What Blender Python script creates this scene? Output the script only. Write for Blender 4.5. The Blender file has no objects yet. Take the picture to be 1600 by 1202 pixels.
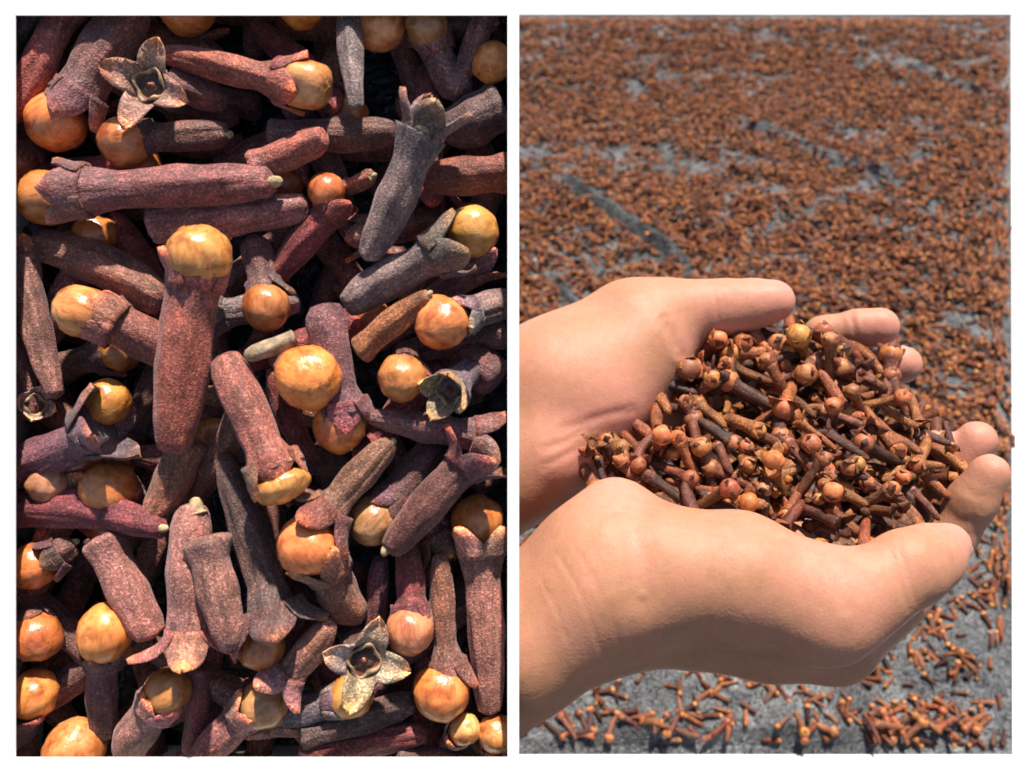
import bpy, math, random
import numpy as np
from mathutils import Vector, Matrix

random.seed(7)
rng = np.random.default_rng(7)
scene = bpy.context.scene
COL = scene.collection

# ------------------------------------------------------------------ camera
TANX = 0.6
CAM_H = 0.66
GK = CAM_H / 0.61        # scale of everything that lies on the ground
PITCH = math.radians(45)
cam_data = bpy.data.cameras.new('camera')
cam = bpy.data.objects.new('camera', cam_data)
COL.objects.link(cam)
cam.location = (0, 0, CAM_H)
cam.rotation_euler = (PITCH, 0, 0)
cam_data.sensor_width = 36
cam_data.lens = 18 / TANX
cam_data.clip_start = 0.005
cam_data.clip_end = 50
cam_data.dof.use_dof = True
cam_data.dof.focus_distance = 0.305
cam_data.dof.aperture_fstop = 13
scene.camera = cam

# ------------------------------------------------------------------ sky, sun, exposure
SUN = Vector((0.11, 0.335, 1.0)).normalized()
world = bpy.data.worlds.new('World')
scene.world = world
world.use_nodes = True
wn = world.node_tree
bg = wn.nodes['Background']
sky = wn.nodes.new('ShaderNodeTexSky')
sky.sky_type = 'NISHITA'
sky.sun_disc = False
sky.sun_elevation = math.asin(SUN.z)
sky.sun_rotation = math.atan2(SUN.x, SUN.y)
wn.links.new(sky.outputs[0], bg.inputs['Color'])
bg.inputs['Strength'].default_value = 0.08
sl = bpy.data.lights.new('sun', 'SUN')
sl.energy = 5.0
sl.angle = math.radians(2.0)
sl.color = (1.0, 0.94, 0.84)
sun = bpy.data.objects.new('sun', sl)
COL.objects.link(sun)
sun.rotation_euler = SUN.to_track_quat('Z', 'Y').to_euler()
vs = scene.view_settings
vs.view_transform = 'Standard'
vs.look = 'None'
vs.gamma = 1
vs.exposure = 0.92
vs.use_curve_mapping = False
scene.cycles.diffuse_bounces = 2

# ------------------------------------------------------------------ space helpers
SN, CN = math.sin(PITCH), math.cos(PITCH)
RIGHT = Vector((1, 0, 0)); UP = Vector((0, CN, SN)); BACK = Vector((0, -SN, CN))
CAMPOS = Vector((0, 0, CAM_H))
CAMROT = Matrix((RIGHT, UP, BACK)).transposed()

def ray(px, py):
    return ((px - 800) / 800 * TANX, (601 - py) / 800 * TANX)

def P(px, py, d):
    """the place that stands at depth d behind picture point px, py"""
    x, y = ray(px, py)
    return CAMPOS + RIGHT * (x * d) + UP * (y * d) - BACK * d

def unit(d):
    return TANX * d / 800

def ground_at(px, py):
    x, y = ray(px, py)
    d = CAM_H / (SN - y * CN)
    return Vector((x * d, (y * SN + CN) * d, 0))

def to_px(w):
    """w: (n,3) world -> px, py"""
    r = w - np.array(CAMPOS)
    X = r @ np.array(RIGHT); Y = r @ np.array(UP); D = -(r @ np.array(BACK))
    return 800 + X / D / TANX * 800, 601 - Y / D / TANX * 800

D0 = 0.26            # distance of the tray's rim
U0 = unit(D0)
def T(px, py, z):
    """point in the tray; z in rim-plane picture units above the rim"""
    return P(px, py, D0 - z * U0)

# ------------------------------------------------------------------ object helpers
def link(name, me, mat=None, parent=None):
    o = bpy.data.objects.new(name, me)
    COL.objects.link(o)
    if mat is not None and me is not None and not me.materials:
        me.materials.append(mat)
    if parent is not None:
        o.parent = parent
    return o

def tag(o, label=None, cat=None, group=None, kind=None):
    if label: o['label'] = label
    if cat: o['category'] = cat
    if group: o['group'] = group
    if kind: o['kind'] = kind
    return o

def mesh(name, v, f, smooth=True, attr=None):
    me = bpy.data.meshes.new(name)
    if isinstance(f, np.ndarray):
        V = np.asarray(v, dtype=np.float32)
        me.vertices.add(len(V)); me.vertices.foreach_set('co', V.ravel())
        me.loops.add(f.size); me.loops.foreach_set('vertex_index', f.astype(np.int32).ravel())
        me.polygons.add(len(f)); me.polygons.foreach_set('loop_start', (np.arange(len(f)) * f.shape[1]).astype(np.int32))
        me.update(calc_edges=True)
    else:
        me.from_pydata([tuple(p) for p in v], [], [tuple(int(i) for i in q) for q in f])
        me.update()
    if smooth:
        me.polygons.foreach_set('use_smooth', [True] * len(me.polygons))
    if attr is not None:
        a = me.attributes.new('along', 'FLOAT', 'POINT')
        a.data.foreach_set('value', np.asarray(attr, dtype=np.float32))
    return me

def box_mesh(name, corners):
    """8 corners: 0-3 front loop, 4-7 back loop"""
    f = [(0, 1, 2, 3), (7, 6, 5, 4), (0, 4, 5, 1), (1, 5, 6, 2), (2, 6, 7, 3), (3, 7, 4, 0)]
    return mesh(name, corners, f, smooth=False)

# ------------------------------------------------------------------ materials
class NT:
    def __init__(self, name):
        self.m = bpy.data.materials.new(name)
        self.m.use_nodes = True
        self.t = self.m.node_tree
        self.b = self.t.nodes['Principled BSDF']
    def n(self, typ, **kw):
        nd = self.t.nodes.new(typ)
        for k, v in kw.items():
            setattr(nd, k, v)
        return nd
    def l(self, a, b):
        self.t.links.new(a, b)
    def tex(self, kind, scale, coord, **inp):
        nd = self.n('ShaderNodeTex' + kind)
        nd.inputs['Scale'].default_value = scale
        for k, v in inp.items():
            nd.inputs[k].default_value = v
        self.l(coord, nd.inputs['Vector'])
        return nd
    def ramp(self, fac, stops):
        r = self.n('ShaderNodeValToRGB')
        el = r.color_ramp.elements
        while len(el) < len(stops):
            el.new(0.5)
        for e, (p, c) in zip(el, stops):
            e.position = p
            e.color = (*c, 1) if len(c) == 3 else c
        self.l(fac, r.inputs['Fac'])
        return r
    def mix(self, a, b, fac, blend='MIX'):
        x = self.n('ShaderNodeMix', data_type='RGBA', blend_type=blend)
        for s, v in ((x.inputs[6], a), (x.inputs[7], b), (x.inputs[0], fac)):
            if hasattr(v, 'links'):
                self.l(v, s)
            elif isinstance(v, (int, float)):
                s.default_value = v
            else:
                s.default_value = (*v, 1)
        return x.outputs[2]
    def bump(self, h, strength, dist, normal=None):
        b = self.n('ShaderNodeBump')
        b.inputs['Strength'].default_value = strength
        b.inputs['Distance'].default_value = dist
        self.l(h, b.inputs['Height'])
        if normal is not None:
            self.l(normal, b.inputs['Normal'])
        return b.outputs['Normal']

def g3(v):
    return (v, v, v)

def jitter_coords(k):
    """object coordinates shifted by a per-object random amount"""
    tc = k.n('ShaderNodeTexCoord')
    oi = k.n('ShaderNodeObjectInfo')
    mul = k.n('ShaderNodeMath', operation='MULTIPLY')
    k.l(oi.outputs['Random'], mul.inputs[0]); mul.inputs[1].default_value = 7.3
    add = k.n('ShaderNodeVectorMath', operation='ADD')
    k.l(tc.outputs['Object'], add.inputs[0]); k.l(mul.outputs[0], add.inputs[1])
    return add.outputs[0], oi

def mat_clove_skin(name, s=1.0, grey=(0.1, 0.082, 0.086), greyamt=0.75, tips=False):
    k = NT(name)
    co, oi = jitter_coords(k)
    at = k.n('ShaderNodeAttribute', attribute_name='along')
    mp = k.n('ShaderNodeMapping')
    mp.inputs['Scale'].default_value = (1, 1, 0.2)
    k.l(co, mp.inputs['Vector'])
    # broad patches, lengthwise wrinkles, fine grain, sparkling specks
    n1 = k.tex('Noise', 130 * s, co, Detail=4.0, Roughness=0.6)
    nw = k.tex('Noise', 560 * s, mp.outputs[0], Detail=4.0, Roughness=0.6, Distortion=0.4)
    n2 = k.tex('Noise', 1150 * s, co, Detail=3.0, Roughness=0.8)
    vor = k.tex('Voronoi', 1700 * s, co)
    patch = k.ramp(n1.outputs['Fac'], [(0.3, (0.5, 0.42, 0.42)), (0.5, (0.95, 0.95, 0.95)), (0.7, (1.5, 1.35, 1.3))])
    grain = k.ramp(n2.outputs['Fac'], [(0.3, g3(0.4)), (0.48, g3(0.85)), (0.58, g3(1.4)), (0.7, g3(3.2))])
    wr = k.ramp(nw.outputs['Fac'], [(0.3, g3(0.5)), (0.5, g3(1.0)), (0.7, g3(1.25))])
    c = k.mix(oi.outputs['Color'], patch.outputs['Color'], 1.0, 'MULTIPLY')
    gfac = k.n('ShaderNodeMapRange')
    k.l(at.outputs['Fac'], gfac.inputs['Value'])
    gfac.inputs['From Min'].default_value = 0.62
    gfac.inputs['From Max'].default_value = 1.0
    gfac.inputs['To Max'].default_value = greyamt
    ga = k.n('ShaderNodeMath', operation='MULTIPLY')
    k.l(gfac.outputs[0], ga.inputs[0]); k.l(oi.outputs['Alpha'], ga.inputs[1])
    c = k.mix(c, grey, ga.outputs[0])
    if tips:
        tr = k.ramp(at.outputs['Fac'], [(0.0, (0.75, 0.6, 0.55)), (0.45, (1, 1, 1)), (0.7, (1.25, 1.0, 0.85)), (0.95, (2.4, 1.7, 1.0))])
        c = k.mix(c, tr.outputs['Color'], 1.0, 'MULTIPLY')
    c = k.mix(c, wr.outputs['Color'], 0.8, 'MULTIPLY')
    c = k.mix(c, grain.outputs['Color'], 0.9, 'MULTIPLY')
    k.l(c, k.b.inputs['Base Color'])
    rr = k.ramp(n2.outputs['Fac'], [(0.3, g3(0.7)), (0.7, g3(0.34))])
    k.l(rr.outputs['Color'], k.b.inputs['Roughness'])
    k.b.inputs['Specular IOR Level'].default_value = 0.28
    k.b.inputs['Sheen Weight'].default_value = 0.2 if s < 1.2 else 0.0
    k.b.inputs['Sheen Roughness'].default_value = 0.45
    k.b.inputs['Sheen Tint'].default_value = (0.9, 0.75, 0.78, 1)
    nb = k.bump(nw.outputs['Fac'], 0.7, 0.0009 / s)
    nb = k.bump(vor.outputs['Distance'], 0.6, 0.0003 / s, nb)
    nb = k.bump(n2.outputs['Fac'], 0.6, 0.0004 / s, nb)
    k.l(nb, k.b.inputs['Normal'])
    return k.m

def mat_bud(name, s=1.0):
    k = NT(name)
    co, oi = jitter_coords(k)
    mp = k.n('ShaderNodeMapping')
    mp.inputs['Scale'].default_value = (1, 1, 0.28)
    k.l(co, mp.inputs['Vector'])
    n1 = k.tex('Noise', 120 * s, co, Detail=4.0, Roughness=0.6, Distortion=0.8)
    n2 = k.tex('Noise', 520 * s, mp.outputs[0], Detail=4.0, Roughness=0.65, Distortion=0.5)
    n3 = k.tex('Noise', 1300 * s, co, Detail=2.0)
    c1 = k.ramp(n1.outputs['Fac'], [(0.34, (0.5, 0.24, 0.2)), (0.48, (0.95, 0.9, 0.85)), (0.64, (1.25, 1.3, 1.4))])
    c2 = k.ramp(n2.outputs['Fac'], [(0.3, (0.5, 0.33, 0.25)), (0.5, g3(1.0)), (0.75, (1.22, 1.3, 1.4))])
    c = k.mix(oi.outputs['Color'], c1.outputs['Color'], 0.75, 'MULTIPLY')
    c = k.mix(c, c2.outputs['Color'], 0.7, 'MULTIPLY')
    k.l(c, k.b.inputs['Base Color'])
    k.b.inputs['Roughness'].default_value = 0.3 if s < 2 else 0.55
    k.b.inputs['Coat Weight'].default_value = 0.25 if s < 2 else 0.0
    k.b.inputs['Coat Roughness'].default_value = 0.15
    k.b.inputs['Specular IOR Level'].default_value = 0.5
    k.b.inputs['Subsurface Weight'].default_value = 0.12
    k.b.inputs['Subsurface Radius'].default_value = (0.002 / s, 0.0009 / s, 0.0004 / s)
    nb = k.bump(n2.outputs['Fac'], 0.45, 0.0006 / s)
    nb = k.bump(n3.outputs['Fac'], 0.3, 0.0002 / s, nb)
    k.l(nb, k.b.inputs['Normal'])
    return k.m

def mat_plain(name, col, rough=0.6, nscale=300, var=0.5, bump=0.3, bdist=0.0004, objcol=False):
    k = NT(name)
    co, oi = jitter_coords(k)
    n1 = k.tex('Noise', nscale, co, Detail=5.0, Roughness=0.65)
    r = k.ramp(n1.outputs['Fac'], [(0.3, g3(1 - var)), (0.7, g3(1 + var))])
    c = k.mix(oi.outputs['Color'] if objcol else col, r.outputs['Color'], 1.0, 'MULTIPLY')
    k.l(c, k.b.inputs['Base Color'])
    k.b.inputs['Roughness'].default_value = rough
    k.l(k.bump(n1.outputs['Fac'], bump, bdist), k.b.inputs['Normal'])
    return k.m

M_STEM = mat_clove_skin('clove_skin')
M_SEPAL = mat_clove_skin('clove_sepal', greyamt=0.0, tips=True)
M_BUD = mat_bud('clove_bud')
M_SCAR = mat_plain('broken_stalk', (0.40, 0.29, 0.15), 0.8, 420, 0.6, 0.8, 0.0008)
M_RIM = mat_plain('flower_cup_rim', (0.27, 0.17, 0.09), 0.6, 330, 0.7, 0.8, 0.0008)
M_INNER = mat_plain('flower_cup', (0.13, 0.03, 0.012), 0.4, 400, 0.7, 0.6)
M_TWIG = mat_plain('dry_twig', (0.29, 0.2, 0.12), 0.8, 300, 0.7, 0.9, 0.0008)
M_WHITE = mat_plain('white_painted_board', (0.86, 0.86, 0.86), 0.55, 60, 0.012, 0.05)
M_SSTEM = mat_clove_skin('small_clove_skin', 1.3, greyamt=0.12)
M_SSEPAL = mat_clove_skin('small_clove_calyx', 1.6, greyamt=0.0)
M_SBUD = mat_bud('small_clove_bud', 2.2)

def mat_liner():
    k = NT('dark_liner')
    tc = k.n('ShaderNodeTexCoord')
    n = k.tex('Noise', 45, tc.outputs['Object'], Detail=5.0, Roughness=0.6, Distortion=1.5)
    n2 = k.tex('Noise', 160, tc.outputs['Object'], Detail=3.0, Distortion=1.0)
    r = k.ramp(n.outputs['Fac'], [(0.4, (0.006, 0.008, 0.01)), (0.6, (0.03, 0.05, 0.055)), (0.75, (0.12, 0.18, 0.19))])
    k.l(r.outputs['Color'], k.b.inputs['Base Color'])
    k.b.inputs['Roughness'].default_value = 0.25
    k.l(k.bump(n2.outputs['Fac'], 0.9, 0.004), k.b.inputs['Normal'])
    return k.m

def mat_sheet():
    k = NT('grey_plastic_sheet')
    tc = k.n('ShaderNodeTexCoord')
    co = tc.outputs['Object']
    n1 = k.tex('Noise', 9, co, Detail=6.0, Roughness=0.65, Distortion=0.6)
    n2 = k.tex('Noise', 85, co, Detail=4.0, Roughness=0.7, Distortion=0.5)
    n3 = k.tex('Noise', 420, co, Detail=2.0, Roughness=0.6)
    nz = k.n('ShaderNodeVectorMath', operation='ADD')
    k.l(co, nz.inputs[0]); k.l(n1.outputs['Color'], nz.inputs[1])
    vc = k.tex('Voronoi', 11, nz.outputs[0]); vc.feature = 'DISTANCE_TO_EDGE'
    vr = k.ramp(vc.outputs['Distance'], [(0.0, g3(1)), (0.12, g3(0.25)), (0.4, g3(0))])
    a = k.ramp(n1.outputs['Fac'], [(0.3, (0.06, 0.06, 0.063)), (0.5, (0.15, 0.15, 0.153)), (0.68, (0.27, 0.268, 0.265))])
    b = k.ramp(n2.outputs['Fac'], [(0.3, g3(0.6)), (0.5, g3(1.0)), (0.72, g3(1.45))])
    c = k.mix(a.outputs['Color'], b.outputs['Color'], 0.8, 'MULTIPLY')
    k.l(c, k.b.inputs['Base Color'])
    k.b.inputs['Roughness'].default_value = 0.55
    nb = k.bump(vr.outputs['Color'], 1.0, 0.02)
    nb = k.bump(n2.outputs['Fac'], 0.8, 0.009, nb)
    nb = k.bump(n3.outputs['Fac'], 0.4, 0.001, nb)
    k.l(nb, k.b.inputs['Normal'])
    return k.m

def mat_ground_cloves():
    k = NT('scattered_clove')
    at = k.n('ShaderNodeAttribute', attribute_name='tint')
    tc = k.n('ShaderNodeTexCoord')
    n = k.tex('Noise', 700, tc.outputs['Object'], Detail=2.0)
    r = k.ramp(n.outputs['Fac'], [(0.3, g3(0.6)), (0.7, g3(1.4))])
    c = k.mix(at.outputs['Color'], r.outputs['Color'], 1.0, 'MULTIPLY')
    k.l(c, k.b.inputs['Base Color'])
    k.b.inputs['Roughness'].default_value = 0.6
    k.b.inputs['Specular IOR Level'].default_value = 0.15
    k.l(k.bump(n.outputs['Fac'], 0.5, 0.0006), k.b.inputs['Normal'])
    return k.m

def mat_skin():
    k = NT('skin')
    tc = k.n('ShaderNodeTexCoord')
    co = tc.outputs['Object']
    at = k.n('ShaderNodeAttribute', attribute_name='along')
    n1 = k.tex('Noise', 46, co, Detail=6.0, Roughness=0.65, Distortion=0.5)
    n2 = k.tex('Noise', 260, co, Detail=4.0, Roughness=0.7)
    v = k.tex('Voronoi', 900, co)
    mp = k.n('ShaderNodeMapping')
    mp.inputs['Scale'].default_value = (1.0, 0.22, 0.4)
    k.l(co, mp.inputs['Vector'])
    n4 = k.tex('Noise', 330, mp.outputs[0], Detail=3.0, Roughness=0.6, Distortion=0.4)
    base = k.ramp(n1.outputs['Fac'], [(0.32, (0.33, 0.15, 0.08)), (0.46, (0.375, 0.178, 0.1)), (0.54, (0.4, 0.178, 0.105)), (0.7, (0.43, 0.205, 0.132))])
    c = k.mix(base.outputs['Color'], (0.6, 0.245, 0.195), at.outputs['Fac'])
    f = k.ramp(n2.outputs['Fac'], [(0.3, (0.93, 0.9, 0.89)), (0.7, (1.04, 1.05, 1.05))])
    c = k.mix(c, f.outputs['Color'], 1.0, 'MULTIPLY')
    k.l(c, k.b.inputs['Base Color'])
    k.b.inputs['Roughness'].default_value = 0.56
    k.b.inputs['Specular IOR Level'].default_value = 0.28
    k.b.inputs['Subsurface Weight'].default_value = 0.25
    k.b.inputs['Subsurface Radius'].default_value = (0.006, 0.0022, 0.0012)
    k.b.inputs['Subsurface Scale'].default_value = 0.7
    nb = k.bump(v.outputs['Distance'], 0.14, 0.0005)
    nb = k.bump(n2.outputs['Fac'], 0.1, 0.0007, nb)
    nb = k.bump(n4.outputs['Fac'], 0.16, 0.0012, nb)
    k.l(nb, k.b.inputs['Normal'])
    return k.m

M_LINER, M_SHEET, M_GC, M_SKIN = mat_liner(), mat_sheet(), mat_ground_cloves(), mat_skin()
M_NAIL = mat_plain('finger_nail', (0.46, 0.24, 0.17), 0.35, 60, 0.08, 0.05)

# ------------------------------------------------------------------ the ground sheet
FOLDS = [((872, 292), (1075, 420), 0.012, 0.018), ((860, 430), (905, 490), 0.011, 0.014),
         ((1150, 195), (1400, 292), 0.016, 0.014), ((1255, 345), (1490, 212), 0.014, 0.008),
         ((1415, 108), (1540, 142), 0.016, 0.016), ((1180, 1090), (980, 1160), 0.012, 0.005),
         ((1420, 1090), (1565, 985), 0.012, 0.005), ((1210, 1165), (1330, 1060), 0.012, 0.004)]
FOLDW = [(np.array(ground_at(*a))[:2], np.array(ground_at(*b))[:2], w, h) for a, b, w, h in FOLDS]

def seg_dist(x, y, a, b):
    ab = b - a
    t = np.clip(((x - a[0]) * ab[0] + (y - a[1]) * ab[1]) / (ab @ ab), 0, 1)
    return np.hypot(x - a[0] - t * ab[0], y - a[1] - t * ab[1])

_ph = rng.uniform(0, 6.28, 24); _kx = rng.normal(0, 1, 24); _ky = rng.normal(0, 1, 24)
def sheet_z(x, y):
    z = np.zeros_like(x)
    for i in range(24):
        f = 14 if i < 8 else (38 if i < 16 else 80)
        a = 0.0022 if i < 8 else (0.0011 if i < 16 else 0.0005)
        z = z + a * np.sin(f * (_kx[i] * x + _ky[i] * y) + _ph[i])
    for a, b, w, h in FOLDW:
        ab = (b - a) / np.linalg.norm(b - a)
        nrm = np.array([-ab[1], ab[0]]); nrm = nrm if nrm[1] < 0 else -nrm      # towards the camera
        sd = (x - a[0]) * nrm[0] + (y - a[1]) * nrm[1]
        al = ((x - a[0]) * ab[0] + (y - a[1]) * ab[1]) / np.linalg.norm(b - a)
        fade = np.clip(np.minimum(al, 1 - al) * 6 + 0.3, 0, 1) * ((al > -0.06) & (al < 1.06))
        z = z + h * fade * np.where(sd > 0, np.exp(-(sd / (w * 0.42)) ** 2), np.exp(-(sd / (w * 1.5)) ** 2))
    q = np.stack([x.ravel(), y.ravel(), np.zeros(x.size)], 1)
    px, py = to_px(q)
    m = np.clip(np.minimum(np.minimum(1572 - px, py - 30), 1172 - py) / 22, 0, 1).reshape(x.shape)
    return z * np.where(y > 0.05, m, 0)

def build_ground():
    xs = np.concatenate([[-12, -6, -3, -1.5], np.linspace(-0.5, 1.05, 330), [1.6, 3, 6, 12]])
    ys = np.concatenate([[-12, -6, -3, -1, -0.2], np.linspace(0.22, 1.76, 330), [2.2, 3.5, 6, 12]])
    X, Y = np.meshgrid(xs, ys)
    Z = sheet_z(X, Y)
    edge = (X < -0.55) | (X > 1.1) | (Y < 0.21) | (Y > 1.8)
    Z[edge] = 0
    v = np.stack([X.ravel(), Y.ravel(), Z.ravel()], 1)
    nx, ny = len(xs), len(ys)
    i, j = np.meshgrid(np.arange(nx - 1), np.arange(ny - 1))
    q = (j * nx + i).ravel()
    f = np.stack([q, q + 1, q + 1 + nx, q + nx], 1)
    o = link('ground', mesh('ground', v, f), M_SHEET)
    tag(o, 'crinkled grey plastic sheet spread on the ground under the drying cloves', 'ground', kind='structure')
build_ground()

# ------------------------------------------------------------------ white collage border, built as boards round the drying bed
def ground_board(label, a, b, c, d, z0, z1):
    pts = [ground_at(*p) for p in (a, b, c, d)]
    top = [Vector((p.x, p.y, z1)) for p in pts]
    bot = [Vector((p.x, p.y, z0)) for p in pts]
    cen = sum((p for p in bot), Vector()) / 4
    o = link('border_board', box_mesh('border_board', [p - cen for p in top + bot]), M_WHITE)
    o.location = cen
    tag(o, label, 'board', 'white collage border built as boards')
ground_board('white collage border, a long board along the far edge of the drying cloves', (640, 24), (1700, 24), (1700, -60), (640, -60), 0.0012, 0.0036)
ground_board('white collage border, a board along the side edge of the drying cloves, past the fingertips', (1580, 1250), (1700, 1250), (1700, 26), (1580, 26), 0.0012, 0.0034)
ground_board('white collage border, a short board along the near edge of the grey sheet, below the hands', (700, 1183), (1578.5, 1183), (1578.5, 1250), (700, 1250), 0.0012, 0.0038)

# ------------------------------------------------------------------ white tray that holds the large cloves, its rims the collage border and gutter
FLOOR_Z = -250
def build_tray():
    root = link('border_tray', None)
    root.location = T(400, 1184, FLOOR_Z)
    inv = Matrix.Translation(-root.location)
    def prism(name, x0, x1, y0, y1, z0, z1, mat):
        """board in the tray's plane: rim-plane picture units, straight walls"""
        def W(x, y, z):
            rx, ry = ray(x, y)
            return inv @ (CAMPOS + RIGHT * rx * D0 + UP * ry * D0 - BACK * (D0 - z * U0))
        c = [W(x0, y1, z1), W(x1, y1, z1), W(x1, y0, z1), W(x0, y0, z1),
             W(x0, y1, z0), W(x1, y1, z0), W(x1, y0, z0), W(x0, y0, z0)]
        return link(name, box_mesh(name, c), mat, root)
    prism('rim', -90, 24, 24.2, 1183.8, -2.5, 0, M_WHITE)
    prism('rim', -90, 811, -90, 24, -2.5, 0.2, M_WHITE)
    prism('rim', -90, 811, 1184, 1290, -2.5, 0.2, M_WHITE)
    prism('rim', 793, 811, 24.2, 1183.8, -2.5, 0, M_WHITE)
    prism('side_wall', -90, -70, -70, 1270, FLOOR_Z - 12, -2.8, M_WHITE)
    prism('side_wall', 803, 810.6, -70, 1270, FLOOR_Z - 12, -2.8, M_WHITE)
    prism('side_wall', -90, 810.6, -90, -70.3, FLOOR_Z - 12, -2.8, M_WHITE)
    prism('side_wall', -90, 810.6, 1270.3, 1290, FLOOR_Z - 12, -2.8, M_WHITE)
    prism('tray_floor', -69.5, 802.5, -69.5, 1269.5, FLOOR_Z - 12, FLOOR_Z, M_LINER)
    for px, py in ((60, 120), (700, 120), (60, 1080), (700, 1080)):
        rx, ry = ray(px, py)
        d = D0 - (FLOOR_Z - 13) * U0
        top = CAMPOS + RIGHT * rx * D0 + UP * ry * D0 - BACK * d
        s = 0.008
        c = [Vector((top.x + a, top.y + b, top.z + (b - s) * 1.0 - 0.001)) for a, b in ((-s, -s), (s, -s), (s, s), (-s, s))] + \
            [Vector((top.x + a, top.y + b, 0.0)) for a, b in ((-s, -s), (s, -s), (s, s), (-s, s))]
        link('leg', box_mesh('leg', [inv @ p for p in c]), M_WHITE, root)
    tag(root, 'tray with a dark lining, its white rims the collage border, filled with large close-up cloves', 'tray')
build_tray()

# ------------------------------------------------------------------ clove shapes
def wobble(seed):
    r = np.random.default_rng(seed)
    ks = [(r.integers(1, 4), r.uniform(2, 7), r.uniform(0, 6.28), r.uniform(0.016, 0.04)) for _ in range(6)] + \
         [(r.integers(5, 13), r.uniform(-5, 5), r.uniform(0, 6.28), r.uniform(0.01, 0.03)) for _ in range(10)] + \
         [(r.integers(0, 3), r.uniform(9, 22), r.uniform(0, 6.28), r.uniform(0.005, 0.014)) for _ in range(5)]
    def f(th, t):
        z = np.zeros_like(th)
        for k, q, p, a in ks:
            z = z + a * np.sin(k * th + q * t + p)
        return z
    return f

def stem_mesh(L, w0, wm, w1, bow=0.0, bowdir=0.0, seed=0, nr=34, ns=28, flat=0.88, groove=0.0, endcap=False):
    wb = wobble(seed)
    gr = np.random.default_rng(seed + 5000)
    grooves = [(gr.uniform(-1.4, 1.4), gr.uniform(0.14, 0.32), gr.uniform(0.05, 0.15), gr.uniform(-0.5, 0.5)) for _ in range(3)]
    v, al = [], []
    t = np.linspace(0, 1, nr)
    t = 0.55 * t + 0.45 * (1 - np.cos(np.pi * t)) / 2
    th = np.linspace(0, 2 * np.pi, ns, endpoint=False)
    for ti in t:
        r = (w0 * (1 - ti) * (1 - 2 * ti) + 4 * wm * ti * (1 - ti) + w1 * ti * (2 * ti - 1)) / 2 if False else \
            0.5 * np.interp(ti, [0, 0.16, 0.5, 0.78, 0.9, 1], [w0 * 0.66, w0 * 0.5 + wm * 0.36, wm * 0.92, wm * 0.82, wm * 0.38 + w1 * 0.52, w1 * 1.02])
        cap = 1.0
        z = ti * L
        e = w0 * 0.2 / L
        if ti < e:
            cap = math.sqrt(max(0.0, 1 - (1 - ti / e) ** 2)) * 0.5 + 0.5
        if endcap:
            e2 = w1 * 0.22 / L
            if ti > 1 - e2:
                cap = math.sqrt(max(0.0, 1 - (1 - (1 - ti) / e2) ** 2)) * 0.5 + 0.5
        rr = r * cap * (1 + wb(th, np.full_like(th, ti * L / max(wm, 1e-6) * 0.35)) + 0.035 * np.cos(4 * th))
        for g0, gw, gd, gt in grooves:
            rr = rr * (1 - gd * np.exp(-(np.angle(np.exp(1j * (th - g0 - gt * ti))) / gw) ** 2) * math.sin(math.pi * min(1, ti * 1.05 + 0.02)) ** 0.6)
        if groove:
            rr = rr * (1 - groove * np.exp(-((np.angle(np.exp(1j * (th - 0.25)))) / 0.22) ** 2) * math.sin(math.pi * min(1, ti * 1.1)) ** 0.5)
        off = bow * 4 * ti * (1 - ti)
        x = rr * np.cos(th) * flat + off * math.cos(bowdir)
        y = rr * np.sin(th) + off * math.sin(bowdir)
        for a, b in zip(x, y):
            v.append((a, b, z + (0.07 * w0 * math.sin(3.1 * a / w0 * 2 + seed) if ti < 0.02 else 0))); al.append(ti)
    f = []
    for i in range(nr - 1):
        for j in range(ns):
            k = (j + 1) % ns
            f.append((i * ns + j, i * ns + k, (i + 1) * ns + k, (i + 1) * ns + j))
    f.append(tuple(range(ns - 1, -1, -1)))
    f.append(tuple((nr - 1) * ns + j for j in range(ns)))
    return mesh('stem', v, f, attr=al)

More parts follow.
